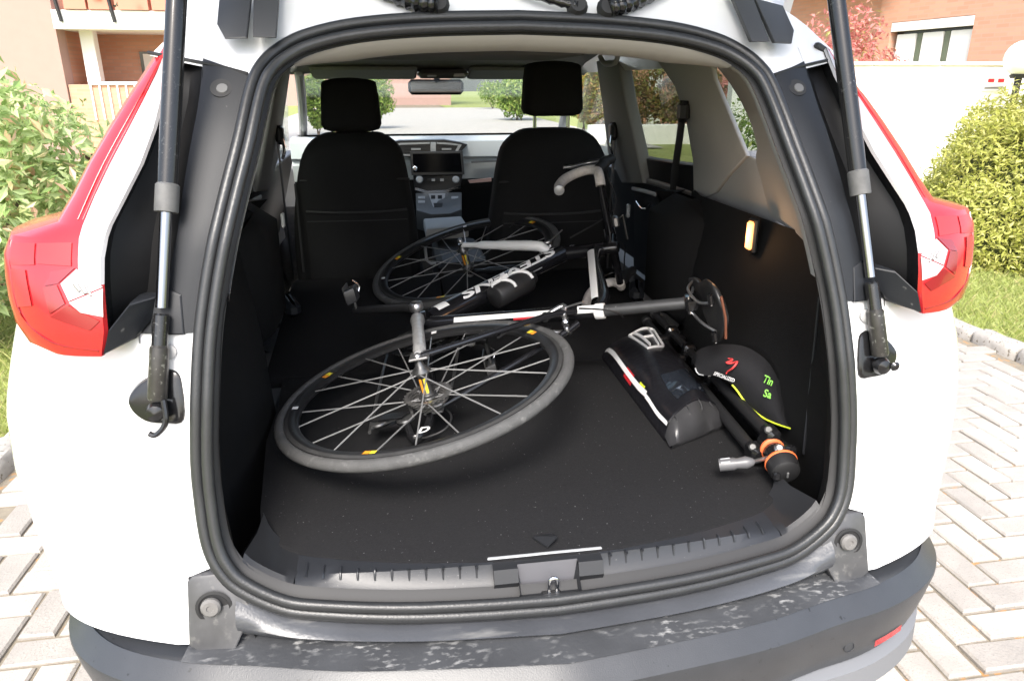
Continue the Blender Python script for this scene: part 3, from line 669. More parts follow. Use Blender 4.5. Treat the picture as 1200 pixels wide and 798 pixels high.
MB().grid([[gp(s_, x*gw(s_)*.99, -.01) for x in (-1,0,1)] for s_ in (-.01,.15)]).build('inner_trim', black_plastic, tgate, 50)
both(lambda: MB().tube([V((.43,.50,1.56)), V((.43,.56,1.68)), gp(.03,.43)], .012, 8), 'hinge_arm', white, car)
def S3(x, z, o): return V((x, gy(x,z)-o, z))
for pts, r in (([(-.14,1.553),(-.17,1.556),(-.21,1.57),(-.27,1.60)], .016), ([(.16,1.551),(.19,1.557),(.23,1.572),(.29,1.60)], .015), ([(.105,1.554),(.085,1.558),(.03,1.575),(-.02,1.60)], .008)):
    P = catm([S3(x,z,.03) for x, z in pts], 8); rr = [r*(1+.16*math.sin(i*2.2)) for i in range(len(P))]
    bt = MB().tube(P, rr, 10).build('cable_boot', gloss_black, car, 60)
    MB().lathe([(.006,-.012),(.018,-.008),(.02,0),(.014,.01)], P[0]+V((0,.004,0)), (0,-1,.4), 14).build('boot_grommet', deep_black, bt)
    MB().tube([P[-1], P[-1]+V((0,.0,.12))], r*.8, 8).build('cable', gloss_black, bt)
# ---- bumper
BO = [(0,-.062),(.2,-.042),(.35,-.022),(.48,.010),(.59,.034),(.685,.076),(.75,.126),(.795,.19),(.822,.28),(.845,.45),(.865,.75)]
BI = [(0,.010),(.2,.028),(.35,.050),(.48,.080),(.592,.096)]
bo = catm([(x,y,0) for x, y in BO], 4)
def bring(z, off, ext=0):
    out = []
    for i, p in enumerate(bo):
        a, b_ = bo[max(i-1,0)], bo[min(i+1,len(bo)-1)]; t = (b_-a).normalized(); n = V((t.y,-t.x,0))
        zz = z - .012*interp(p.x, [.6,.9],[0,1])*(z > .5); out.append(V((p.x,p.y,zz))+n*off)
    return out
def fullring(z, off):
    r = bring(z, off); return [V((-p.x,p.y,p.z)) for p in r[:0:-1]]+r
rings = [(.572,-.05),(.574,-.004),(.571,.000),(.560,.011),(.546,.027),(.541,.028),(.50,.022),(.46,.013),(.43,.004),(.418,-.004)]
bump = MB().grid([fullring(z, o) for z, o in rings[1:]]).build('bumper', bumper_m, car, 28)
def half_top():
    a = catm([(x,y,.5735) for x, y in BI], 4); n = len(a); o = []
    for i, p in enumerate(a): o.append(V((p.x*1.012, interp(p.x*1.012,[q.x for q in bo],[q.y for q in bo])+.002, .575)))
    return a, o
a_, o_ = half_top(); full = lambda r: [V((-p.x,p.y,p.z)) for p in r[:0:-1]]+list(r)
MB().grid([full([p+V((0,.004,.004)) for p in a_]), full([p.lerp(q,.5)+V((0,0,.002)) for p, q in zip(a_, o_)]), full(o_)]).build('loading_step', scuff, bump, 40)
both(lambda: MB().grid([[V((p.x, p.y, p.z-.001)) for p in bring(.570,-.004) if p.x > .52], [p+V((-.05,.06,-.001)) for p in bring(.570,-.004) if p.x > .52]]), 'bumper_ledge', bumper_m, bump, 40)
MB().grid([fullring(.417,-.006), fullring(.408,.014), fullring(.36,.016), fullring(.31,-.03)]).build('skid_plate', mat('silver_skid', (.15,.155,.165), .45, .0), bump, 40)
for s in (1,-1):
    q = [p for p in bring(.458,.0145) if .59 < p.x < .69]; rr = [[V((s*p.x,p.y-.002,p.z+.008)) for p in q],[V((s*p.x,p.y-.002,p.z-.006)) for p in q]]
    MB().grid(rr).build('reflector', redlens, bump, 40)
for x in (-.52,-.2,.235,.53):
    y = interp(abs(x),[q.x for q in bo],[q.y for q in bo]); sn = MB().lathe([(.0115,-.003),(.0115,.0022),(.0095,.003),(.0095,.0015),(.002,.002)], (x,y-.0165,.475), (.3*x,-1,0), 18).build('parking_sensor', bumper_m, bump)
# sill below the seal: curved metal/plastic gutter from seal to loading step
def gut():
    a = [(x, z) for x, z in SEAL if z < .66]; a = a[::-1]; A_ = catm([V((x, gy(x,z)+.0, z-.004)) for x, z in a], 4); rows = [[],[],[],[],[]]
    for p in A_:
        yb = interp(p.x, [q[0] for q in BI], [q[1] for q in BI]); e = V((p.x*1.0, yb+.003, .572))
        for k, t in enumerate((0,.25,.5,.75,1)):
            q = p.lerp(e, t); rows[k].append(q+V((0,-.030*math.sin(t*math.pi)+.0*t, .006*math.sin(t*math.pi))))
    return MB().grid(rows)
both(gut, 'lower_sill', gutter_m, car, 60)
# pads with rubber stops
def pad():
    P = [(.512,.664),(.540,.690),(.580,.687),(.589,.678),(.592,.582),(.578,.574),(.520,.574),(.506,.600),(.496,.640)]
    return MB().prism([V((x, gy(x,z)-.004, z)) for x, z in P], (0,.04,0), .003)
pads = both(pad, 'stop_pad', mat('dirty_pad', (.060,.060,.063), .42, var=.4, vscale=30, specks=(70,.54,(.15,.145,.14),10,25)), car, 25)
for o, s in zip(pads, (1,-1)):
    c = V((s*.549, gy(.549,.640)-.006, .640)); ax = V((0,-1,.12))
    MB().lathe([(.0275,0),(.0285,.002),(.0235,.003),(.022,.0015),(.002,.0012)], c, ax, 24).build('stop_cup', deep_black, o)
    MB().lathe([(.012,0),(.0155,.004),(.0155,.009),(.012,.013),(.006,.013),(.005,.011),(.001,.011)], c+V((-s*.003*0-.003,0,.004)), ax, 20).build('rubber_stop', mat('grey_rubber', (.13,.125,.12), .7, var=.3, vscale=70), o)
# ---- sill trim
FE = [(0,.087),(.12,.089),(.25,.105),(.33,.123),(.40,.145),(.45,.166),(.49,.20),(.52,.26)]      # near edge of the boot floor
def floor_edge(x): return interp(abs(x), [q[0] for q in FE], [q[1] for q in FE])
FZ = .66
bot_in = sorted([p for p in IN if p.z < .80], key=lambda p: p.x)
def sill(xa, xb):
    rows = [[],[],[],[]]
    for x in np.linspace(xa, xb, 14):
        y0 = interp(x, [p.x for p in bot_in], [p.y for p in bot_in]); z0 = interp(x, [p.x for p in bot_in], [p.z for p in bot_in])
        ye = floor_edge(x)
        rows[0].append(V((x,y0-.002,z0-.004))); rows[1].append(V((x, y0+.010, z0+.004))); rows[2].append(V((x, max(ye-.030, y0+.02), FZ+.002))); rows[3].append(V((x, ye+.008, FZ+.004)))
    return MB().grid(rows)
for xa, xb in ((-.425,-.10),(.085,.425)):
    so_ = sill(xa, xb).build('sill_trim', sill_m, car, 40)
    n = 11
    for k in range(n):
        t = (k+.6)/(n+.6); x = xa+(xb-xa)*t; y0 = interp(x, [p.x for p in bot_in], [p.y for p in bot_in]); z0 = interp(x, [p.x for p in bot_in], [p.z for p in bot_in]); ye = floor_edge(x)
        a = V((x, y0+.013, z0+.006)); b_ = V((x, max(ye-.030,y0+.02)-.001, FZ+.003)); c = V((x, ye-.012, FZ+.0045))
        MB().tube(catm([a.lerp(b_,.15), b_, c], 3), .0022, 6).build('rib', sill_m, so_)
for s in (1,-1):
    rows = []
    for x in np.linspace(.428, .505, 9):
        X = s*x; cand = [p for p in IN if p.x*s > 0 and p.z < .85]; cand.sort(key=lambda p: abs(p.x))
        zz = interp(min(x, .519), [abs(p.x) for p in cand], [p.z for p in cand]); y0 = gy(x, zz)+.012
        rows.append([V((X, y0, zz-.004)), V((X*.995, y0+.012, zz+.004)), V((X*.985, max(floor_edge(x)-.028, y0+.02), max(FZ+.002, zz-.012))), V((X*.98, floor_edge(x)+.03, max(FZ+.003, zz-.01)))])
    MB().grid(rows).build('sill_corner', black_plastic, car, 40)
# latch cover with the recess
lc = MB(); zf = .634
lc.prism([(-.098,.046,zf-.012),(-.098,.058,FZ),(-.098,.094,FZ+.003),(-.060,.094,FZ+.003),(-.060,.046,zf-.012)], (0,0,-.02)) if False else None
for xa, xb in ((-.101,-.060),(.044,.087)):
    rows = [[V((x, interp(x,[p.x for p in bot_in],[p.y for p in bot_in])-.001, .629)) for x in (xa,xb)], [V((x,.062,.640)) for x in (xa,xb)], [V((x,.072,FZ+.001)) for x in (xa,xb)], [V((x,.098,FZ+.003)) for x in (xa,xb)]]
    lc = MB().grid(rows)
    xx = xb if xa < 0 else xa; sg = 1 if xa < 0 else -1
    lc.grid([[V((xx,.045,.629)),V((xx,.045,.612))],[V((xx,.062,.640)),V((xx+sg*.006,.062,.612))],[V((xx,.084,FZ+.002)),V((xx+sg*.008,.076,.612))]])
    latch = lc.build('latch_cover', black_plastic, car, 25)
MB().grid([[V((-.062,.082,FZ+.002)),V((.046,.082,FZ+.002))],[V((-.054,.076,.616)),V((.038,.076,.616))]]).build('latch_recess_wall', mat('recess_grey', (.10,.10,.11), .45), latch, 0)
MB().grid([[V((-.058,.080,.615)),V((.042,.080,.615))],[V((-.062,.040,.622)),V((.046,.040,.622))]]).build('latch_recess_floor', black_plastic, latch, 0)
MB().grid([[V((-.062,.0965,FZ+.003)),V((.046,.0965,FZ+.003))],[V((-.062,.081,FZ+.0025)),V((.046,.081,FZ+.0025))]]).build('latch_top', black_plastic, latch, 0)
MB().tube(catm([(-.009,.058,.612),(-.009,.054,.640),(-.006,.053,.648),(.001,.053,.648),(.004,.054,.640),(.004,.058,.612)], 4), .0036, 8).build('striker', chrome, latch, 60)
MB().bbox((-.006,.062,.618), (.034,.03,.006), .002).build('striker_plate', steel, latch)
# ---- boot floor, folded rear seats
YB = .97
def fl_x(y): return interp(y, [.1,.2,.4,.6,.8,1.0,1.2,1.8], [.46,.500,.522,.545,.545,.56,.60,.62])
rows = [[V((x*.97, floor_edge(x)+.004, FZ-.012)) for x in np.linspace(-.52,.52,25)], [V((x*.97, floor_edge(x)+.002, FZ+.002)) for x in np.linspace(-.52,.52,25)], [V((x*.97, floor_edge(x)+.010, FZ+.007)) for x in np.linspace(-.52,.52,25)]]
for y in (.32,.45,.6,.8,YB): rows.append([V((x/.52*fl_x(y), y, FZ+.007)) for x in np.linspace(-.52,.52,25)])
bf = MB().grid(rows).build('boot_floor', carpet, car, 35)
MB().bbox((-.008,.0985,FZ+.006), (.20,.006,.003), .001).build('floor_edge_strip', silver, bf)
MB().prism([(-.022,.140,FZ+.010),(.012,.142,FZ+.012),(.018,.120,FZ+.020),(-.003,.104,FZ+.012)], (0,0,.003)).build('lift_tab', black_plastic, bf, 0)
def folded(xa, xb):
    rows = []
    for y, z in ((YB+.008,.64),(YB+.010,.664),(YB+.02,.672),(1.2,.695),(1.45,.728),(1.66,.757),(1.70,.757),(1.72,.742),(1.72,.60)):
        rows.append([V((x, y, z-.012*(k in (0,5)))) for k, x in enumerate((xa,xa+.015,xa*.7+xb*.3,xa*.3+xb*.7,xb-.015,xb))])
    return MB().grid(rows)
fs1 = folded(-.61,-.085).build('folded_seatback', carpet2, car, 50); fs2 = folded(-.078,.61).build('folded_seatback', carpet2, car, 50)
MB().bbox((-.585,1.42,.745), (.05,.14,.05), .015, Matrix.Rotation(.3,3,'Z')).build('seat_latch', satin, fs1); MB().bbox((.585,1.42,.745), (.05,.14,.05), .015, Matrix.Rotation(-.3,3,'Z')).build('seat_latch', satin, fs2)
MB().box((0,1.41,.50),(1.24,2.5,.02)).build('body_floor', deep_black, car, 0)
MB().box((0,2.9,.46),(1.5,1.6,.02)).build('cabin_floor', deep_black, car, 0)
# ---- side trim of the boot
def side_trim():
    rows = []
    inner = [p for p in IN if p.x > 0 and p.z < 1.16]; inner.sort(key=lambda p: p.z)
    for z in (.50,.60,.66,.72,.80,.88,.95,1.0,1.05,1.09,1.115):
        q = min(inner, key=lambda p: abs(p.z-max(z,.69))); x0 = q.x; y0 = gy(x0,z)+.012
        wh = math.exp(-((max(z,.66)-.66)/.34)**4)                # wheel housing bulge, fading above
        r = [V((x0, y0, z)), V((x0+.012, y0+.03, z)), V((.575+.03*(z-.66), y0+.10, z))]
        for y in (.42,.55,.70,.85,1.0,1.1):
            b_ = math.sin(min(1,max(0,(y-.34)/.72))*math.pi)**.6 if .34 < y < 1.06 else 0
            r.append(V((.63+.06*(z-.66)-.075*b_*wh, y+.1*(y0-.1), z)))
        r.append(V((.70,1.28,z))); rows.append(r)
    return MB().grid(rows)
sts = both(side_trim, 'boot_side_trim', trimblack, car, 60)
both(lambda: MB().tube(catm([(.58,.30,.70),(.598,.34,.85),(.603,.36,1.02)], 4), .003, 6), 'trim_seam', black_plastic, car)
both(lambda: MB().bbox((.655,1.22,.90), (.14,.36,.40), .06), 'seat_side_bolster', trimblack, car, 60)
# boot lamp on the right trim
lx_ = atx(881,276,.618); bl = MB().bbox((.621,lx_.y,lx_.z), (.012,.040,.084), .004).build('boot_lamp', black_plastic, car)
MB().bbox((.613,lx_.y,lx_.z), (.012,.024,.068), .004).build('lamp_lens', lamp_m, bl)
ld = bpy.data.lights.new('boot_lamp_light', 'POINT'); ld.energy = .13; ld.color = (1,.55,.25); ld.shadow_soft_size = .02
lo_ = bpy.data.objects.new('boot_lamp_light', ld); COL.objects.link(lo_); lo_.location = (.585, lx_.y, lx_.z); lo_.parent = bl
# ---- grey pillar trims
def dpillar():
    A_ = [p for p in IN if p.x > .30 and 1.085 < p.z < 1.53]; A_.sort(key=lambda p: -p.z); rows = []
    for p in A_:
        z = p.z; t = (1.49-z)/.40
        # rear edge of the quarter glass
        yb = interp(z, [1.08,1.20,1.24,1.27,1.325,1.373,1.415,1.441,1.50], [.74,.76,.775,.753,.765,.80,.846,.884,.98]); xb = sideX(z)-.035
        c = V((xb, yb, z+.01)); m1 = p.lerp(c, .35)+V((.030,-.018,0)); m2 = p.lerp(c, .7)+V((.028,-.012,0))
        rows.append([p+V((-.004,-.004,0)), p+V((0,.018,0)), m1, m2, c, c+V((.02,.004,0))])
    return MB().grid(rows)
dps = both(dpillar, 'rear_pillar_trim', trimgrey, car, 60)
def cpillar():
    P = [onW(*q, -.03) for q in ((764,62),(832,72),(836,92),(850,125),(874,183),(853,206),(838,226),(813,238),(812,190),(803,140),(790,100))]
    return MB().prism(P, (.014,.0,.0), .005)
both(cpillar, 'middle_pillar_trim', trimgrey, car, 50)
both(lambda: MB().prism([onW(*q, -.02) for q in ((813,238),(830,214),(846,196),(868,177),(888,187),(905,230),(915,290),(885,263))], (.06,0,0), .01), 'lower_pillar_trim', trimgrey, car, 50)
def bpil(): return MB().prism([onW(*q, -.025) for q in ((697,62),(722,64),(732,120),(747,186),(752,215),(728,215),(712,180),(705,120))], (.05,0,0), .01)
both(bpil, 'door_pillar_trim', mat('pillar_trim_dark', (.16,.16,.16), .7, bump=.2, bscale=900), car, 50)
both(lambda: MB().prism([onW(*q, .03) for q in ((722,66),(728,66),(746,186),(742,186))], (.03,0,0)), 'window_seal', silver, car, 0)
# rear door: card, glass
def glasspane(P, off): return MB().prism([onW(*q, off) for q in P], (.004,0,0))
both(lambda: glasspane(((718,60),(800,60),(830,200),(744,196)), .045), 'rear_door_glass', 'tinted_glass', car, 0)
both(lambda: glasspane(((826,70),(858,78),(905,205),(860,205)), .045), 'quarter_glass', 'tinted_glass', car, 0)
both(lambda: MB().prism([onW(*q, .01) for q in ((742,183),(835,196),(850,330),(742,330))], (.05,0,0), .01), 'rear_door_card', black_plastic, car, 25)
both(lambda: MB().tube([onW(*q, .0) for q in ((742,208),(770,215),(800,225),(822,233))], [.012]*4, 8, flat=.5), 'door_trim_strip', mat('dark_silver', (.16,.16,.165), .35, .4), car)
both(lambda: MB().tube([onW(*q, -.012) for q in ((741,221),(755,224),(768,228))], [.008]*3, 8, flat=.5), 'door_pull', silver, car)
both(lambda: MB().tube(catm([onW(*q, -.012) for q in ((746,236),(752,244),(758,244),(762,238))], 3), .004, 8), 'door_release', chrome, car)
# hanging belts
both(lambda: MB().tube([onW(*q, -.045) for q in ((800,133),(796,165),(790,205),(786,250))], .022, 8, flat=.10, up=(0,1,0)), 'rear_seat_belt', deep_black, car)
both(lambda: MB().bbox(onW(801,131,-.045), (.03,.05,.06), .012), 'belt_guide', black_plastic, car)
# front door glass, windscreen pillars
def frontside(P, w_): return MB().prism([V((sideX(z)+w_, y, z)) for y, z in P], (.005,0,0))
both(lambda: frontside(((2.12,1.50),(2.45,1.49),(3.10,1.10),(2.05,1.07)), .04), 'front_door_glass', 'clear_door_glass', car, 0)
both(lambda: MB().prism([V((sideX(z)+.03, y, z)) for y, z in ((1.95,1.06),(3.3,1.08),(3.35,.5),(1.9,.5))], (.12,0,0), .02), 'front_door_card', black_plastic, car, 25)
both(lambda: MB().tube(catm([(.60,2.42,1.485),(.635,2.75,1.33),(.69,3.15,1.13)], 5), .035, 10, flat=.6), 'windscreen_pillar', trimgrey, car)
both(lambda: MB().prism([V((sideX(z)+.02, y, z)) for y, z in ((.75,1.46),(2.5,1.50),(2.5,1.60),(.62,1.60))], (.02,0,0)), 'roof_rail_inner', white, car, 0)
mir = both(lambda: MB().bbox((.99,2.92,1.10), (.20,.10,.14), .035), 'door_mirror', white, car, 50)
for o, s in zip(mir, (1,-1)): MB().bbox((s*.99,2.868,1.10), (.17,.006,.11), .002).build('mirror_glass', mat('mirror', (.7,.72,.74), .03, 1), o)
wsn = [V((-.60,2.44,1.485)), V((.60,2.44,1.485)), V((.72,3.45,1.07)), V((-.72,3.45,1.07))]
MB().prism(wsn, (0,.004,.004)).build('windscreen', 'windscreen_glass', car, 0)
# ---- headliner
def linerz(y): return interp(y, [.46,.52,.60,.75,1.2,1.9,2.3,2.46], [1.498,1.492,1.494,1.515,1.545,1.54,1.505,1.472])
rows = [[V((x, y, linerz(y)-.10*max(0,abs(x)-.38)**1.5)) for x in np.linspace(-.64,.64,15)] for y in (.66,.75,.95,1.2,1.5,1.9,2.2,2.35,2.46)]
MB().grid(rows).build('headliner', liner, car, 60)
hdr = []
top_in = sorted([p for p in IN if p.z > 1.455], key=lambda p: p.x)
for dy, dz in ((-.004,.0),(.012,-.014),(.05,-.022),(.10,-.022),(.15,-.008),(.20,.02)):
    hdr.append([p+V((0, dy*(.25+.75*min(1,(p.z-1.45)/.035)), dz*min(1,(p.z-1.45)/.035))) for p in top_in])
MB().grid(hdr).build('header_trim', header_m, car, 60)
MB().bbox((-.05,1.25,1.508), (.66,.5,.03), .012).build('roof_blind', linerdark, car)
both(lambda: MB().tube(catm([(.52,1.55,1.515),(.525,1.60,1.49),(.525,1.72,1.49),(.52,1.77,1.515)], 4), .009, 8), 'grab_handle', trimgrey, car)
for s in (-1,1): MB().bbox((s*.33,2.40,1.468), (.44,.16,.018), .008, Matrix.Rotation(-.25,3,'X')).build('sun_visor', liner, car)
oc = MB().bbox((0,2.42,1.462), (.21,.20,.035), .015).build('overhead_console', mat('console_grey', (.10,.10,.10), .6), car)
MB().bbox((.065,2.33,1.458), (.05,.02,.02), .004).build('map_lamp', silver, oc); MB().bbox((-.05,2.33,1.455), (.04,.02,.012), .004).build('switch', silver, oc)
mr = MB().bbox((-.012,2.70,1.408), (.26,.035,.068), .022).build('rear_view_mirror', deep_black, car, 60)
MB().bbox((-.012,2.681,1.408), (.235,.004,.050), .002).build('mirror_glass', mat('dark_mirror', (.10,.10,.105), .1, .6), mr); MB().tube([(-.012,2.71,1.41),(-.005,2.66,1.47)], .014, 8).build('mirror_stalk', deep_black, mr)
# ---- front seats
def seat(sx, y0, hz_, posts, sc, cx=.372):
    O = [(-.125,.42),(-.135,.55),(-.148,.86),(-.165,1.02),(-.185,1.15),(-.205,1.205),(-.25,1.243),(-.30,1.256),(-.44,1.256),(-.49,1.246),(-.535,1.215),(-.57,1.15),(-.60,1.02),(-.62,.86),(-.625,.55),(-.62,.42)]
    P = catm([V((sx*(-x), y0, z)) for x, z in O], 3, closed=True); c0 = V((sx*.372, y0, .86)); c = V((sx*cx, y0, .86)); P = [c+(p-c0)*sc for p in P]
    b = MB(); rows = []
    for ins, dy in ((.45,-.020),(.75,-.014),(.92,.0),(.985,.025),(1,.05),(1,.10),(.96,.13),(.85,.15)):
        rows.append([V((c.x+(p.x-c.x)*ins, y0+dy+ (1.26-p.z)*.10, c.z+(p.z-c.z)*(ins if ins > .9 else .55+.45*ins) )) for p in P])
    b.grid(rows, cv=True); n = len(P); b.f.append(tuple(range(n-1,-1,-1))); b.f.append(tuple(len(b.v)-n+k for k in range(n)))
    s = b.build('front_seat', fabric, car, 60)
    hem_m = mat('hem_fabric', (.020,.020,.021), .8)
    MB().tube(catm([V((c.x+x, y0-.040+.012*(x/.19)**2+(1.26-z)*.10-.002, z)) for x, z in ((-.185,.978),(-.09,.973),(0,.972),(.09,.973),(.185,.978))], 3), .0045, 8).build('pocket_hem', hem_m, s)
    MB().tube(catm([V((c.x+x, y0-.040+.012*(x/.19)**2+(1.26-.94)*.10-.0005, .94)) for x in (-.185,-.09,0,.09,.185)], 3), .002, 6).build('pocket_stitch', hem_m, s)
    MB().tube(catm([V((c.x+x, y0-.0045+.020*(abs(x)/.2)**2.4, 1.088+.006*math.cos(x*8))) for x in (-.2,-.13,-.06,0,.06,.13,.2)], 3), .0035, 6).build('seam', hem_m, s)
    MB().grid([[V((c.x+x, y0-.028-.012*(1-(x/.2)**2)+ (1.26-z)*.10, z)) for x in np.linspace(-.19,.19,7)] for z in (.972,.90,.80,.70,.6)]).build('seat_pocket', fabric, s, 60)
    hp = catm([V((c.x+x, y0, hz_+z)) for x, z in ((-.098,-.085),(-.104,-.02),(-.098,.055),(-.085,.083),(0,.092),(.085,.083),(.098,.055),(.104,-.02),(.098,-.085),(0,-.092))], 3, closed=True)
    h = MB().prism(hp, (0,.12,0), .028).build('headrest', fabric, s, 60)
    for dx in (-.062,.062):
        MB().tube([V((c.x+dx, y0+.06, hz_-.06)), V((c.x+dx, y0+.06, 1.22))], .0065, 8).build('headrest_post', chrome, s)
    MB().bbox((c.x, y0+.30, .62), (.50,.52,.16), .05).build('seat_cushion', fabric, s, 60)
    MB().tube([V((c.x+sx*.215, y0+.0, .75)), V((c.x+sx*.215, y0+.0, 1.08))], .004, 6).build('recliner_trim', deep_black, s)
seat(-1, 1.85, 1.352, False, 1.0); seat(1, 1.70, 1.407, True, 1.04, .345)
both(lambda: MB().tube([(.655,2.0,1.30),(.65,1.98,1.0),(.64,1.95,.70)], .023, 8, flat=.1, up=(0,1,0)), 'front_seat_belt', deep_black, car)
bg_ = both(lambda: MB().bbox((.640,1.97,1.245), (.03,.05,.07), .012), 'belt_guide', black_plastic, car)
for o, s in zip(bg_, (1,-1)): MB().tube(catm([(s*.63,1.95,1.23),(s*.625,1.94,1.19),(s*.635,1.94,1.16)], 3), .006, 8).build('belt_loop', chrome, o)
both(lambda: MB().bbox((.612,1.64,.985), (.012,.02,.05), .004), 'belt_buckle', silver, car)
# ---- dashboard
YD = 2.84
def D(px, py, Y=YD): return aty(px, py, Y)
dz_ = D(560,163).z
dash = MB().grid([[V((x, y-.05*math.cos(x*1.6)*0, z)) for x in np.linspace(-.72,.72,9)] for y, z in ((3.46,1.085),(3.2,1.135),(2.96,dz_+.012),(2.88,dz_+.010),(2.845,dz_-.01),(2.84,dz_-.085),(2.87,dz_-.10),(2.86,dz_-.12),(2.88,dz_-.20))]).build('dashboard', dashm, car, 40)
MB().grid([[V((x, y, z)) for x in np.linspace(-.72,.72,9)] for y, z in ((2.881,dz_-.19),(2.90,dz_-.26),(3.0,dz_-.36),(3.1,.5))]).build('lower_dash', deep_black, dash, 40)
MB().grid([[V((x, y, z)) for x in np.linspace(-.70,.70,9)] for y, z in ((3.44,1.10),(3.2,1.15),(2.965,dz_+.020),(2.93,dz_+.022))]).build('dash_top', mat('dash_top', (.02,.02,.02), .7), dash, 60)
def dpoly(px, y, off, name, m, par, bev=.004): return MB().prism([D(*q)+V((0,-y,0)) for q in px], (0,off,0), bev).build(name, m, par, 25)
va = dpoly(((447,168),(468,164),(520,163),(538,166),(547,169),(536,181),(522,183),(480,184),(462,181)), .045, .06, 'vent_surround', mat('vent_black', (.02,.02,.022), .3), dash)
for a, b_ in (((463,169),(504,181)),((512,168),(532,179))):
    pass
for pts in (((455,171),(469,167),(503,166),(503,168),(470,169),(460,172),(468,180),(503,180),(503,182),(466,182)), ((511,166),(528,167),(540,169),(533,181),(511,181),(511,179),(531,179),(536,170),(527,169),(511,168))):
    dpoly(pts, .049, .006, 'vent_trim', silver, va, 0)
dpoly(((504,166),(510,166),(510,182),(504,182)), .050, .006, 'vent_divider', silver, va, .001)
for a, b_ in ((474,499),(514,530)):
    for y in (171,174.5,178): dpoly(((a,y-.6),(b_,y-.6),(b_,y+.6),(a,y+.6)), .047, .004, 'vent_slat', black_plastic, va, 0)
    dpoly((((a+b_)/2-5,173),((a+b_)/2+6,173),((a+b_)/2+6,175),((a+b_)/2-5,175)), .052, .005, 'vent_tab', silver, va, 0)
sc_ = dpoly(((480,177),(541,176),(543,203),(482,204)), .065, .08, 'screen_surround', mat('screen_frame', (.05,.05,.052), .3), dash)
dpoly(((483,179),(538,178.5),(540,200),(484,200.5)), .0685, .004, 'screen', screenm, sc_, .001)
MB().lathe([(.010,0),(.012,.003),(.008,.006)], D(485,196)+V((.003,-.066,0)), (0,-1,0), 14).build('volume_knob', chrome, sc_)
cl = dpoly(((484,205),(541,204),(538,220),(520,223),(498,224),(486,222)), .055, .08, 'climate_panel', mat('vent_black', (.02,.02,.02)), dash)
for px in (491,533): MB().lathe([(.018,0),(.018,.010),(.012,.016),(.004,.016)], D(px,209)+V((0,-.056,0)), (0,-1,0.1), 16).build('climate_knob', silver, cl)
for k in range(5): dpoly(((500+k*5,208),(504+k*5,208),(504+k*5,211),(500+k*5,211)), .0585, .004, 'climate_button', silver if k%2 else black_plastic, cl, .0005)
dpoly(((486,218),(500,222),(522,221),(538,216),(538,218),(523,224),(499,225),(486,221)), .058, .004, 'panel_trim', chrome, cl, 0)
YC = 2.62
def Dc(px, py): return aty(px, py, YC)
cs = MB().prism([aty(487,226,2.78), aty(541,225,2.78), aty(541,245,2.55), aty(528,250,2.5), aty(505,251,2.5), aty(488,246,2.55)], (0,.03,-.10), .008).build('centre_console', mat('console_plastic', (.10,.105,.11), .4), car, 40)
def onC(px, py, t): # points on the sloping console top
    y = 2.78-(py-225.5)/24*.26; return aty(px, py, y-.006*t)
MB().prism([onC(*q, 1) for q in ((502,227),(522,226.5),(520,246),(514,248),(509,247))], (0,.01,-.01), .002).build('shift_panel', silver, cs, 25)
for q in ((505,229),(513,229)): MB().prism([onC(q[0]+a, q[1]+b_, 2) for a, b_ in ((0,0),(5,0),(5,4),(0,4))], (0,.006,-.006)).build('shift_button', black_plastic, cs, 0)
MB().prism([onC(*q, 2) for q in ((508,238),(519,238),(518,243),(509,243))], (0,.006,-.006)).build('shift_button', black_plastic, cs, 0)
for x0 in (490,529):
    for yy in (230,235): MB().prism([onC(x0+a, yy+b_, 2) for a, b_ in ((0,0),(8,0),(8,3),(0,3))], (0,.006,-.006)).build('console_button', silver, cs, 0)
MB().prism([aty(496,256,2.30), aty(541,253,2.30), aty(549,265,2.12), aty(499,269,2.12)], (0,.0,-.05), .012).build('centre_armrest', mat('armrest_grey', (.42,.42,.41), .6), car, 40)
MB().bbox((.02,2.02,.62), (.20,.5,.32), .02).build('console_box', deep_black, car)
MB().tube([aty(498,290,1.95), aty(500,305,1.95), aty(505,309,1.95), aty(535,308,1.95)], .006, 8).build('console_frame', silver, car)
dpoly(((552,189),(600,187),(600,189),(552,191)), .02, .02, 'dash_strip', mat('dark_silver', (.16,.16,.165)), dash, 0)
dpoly(((548,211),(575,208),(575,212),(550,214)), .03, .02, 'dash_accent', mat('rose_trim', (.5,.32,.28), .3), dash, 0)
# ---- flanks, bonnet and wheels (outside the picture, but part of the car)
def flank():
    rows = []
    for z in (1.075,1.10): rows.append([V((.905,y,z)) for y in (1.0,1.8,2.6,3.2)])
    return MB().grid(rows)
both(flank, 'window_ledge', black_plastic, car, 40)
MB().grid([[V((x, y, z-.05*abs(x)**2)) for x in np.linspace(-.88,.88,9)] for y, z in ((3.40,1.075),(3.7,1.04),(4.1,.98),(4.4,.88),(4.5,.74),(4.53,.45))]).build('bonnet', white, car, 50)
for y in (1.03, 3.69):
    for s in (-1,1):
        wh = MB().lathe([(.20,0),(.335,.0),(.355,.03),(.355,.20),(.335,.225),(.22,.23)], (s*.70,y,.355), (s,0,0), 32).build('wheel', tyre_m, car, 40)
        MB().lathe([(.22,.21),(.21,.225),(.06,.20),(.03,.225),(.001,.225)], (s*.70,y,.355), (s,0,0), 20).build('wheel_rim', alloy, wh, 40)
        MB().grid([[V((s*.934, y+math.cos(a)*r, .355+math.sin(a)*r)) for a in np.linspace(-.2,math.pi+.2,17)] for r in (.345,.42)]).build('wheel_arch', black_plastic, wh, 40)
both(lambda: MB().box((.80,2.36,.26),(.2,1.7,.10)), 'side_skirt', black_plastic, car, 0)
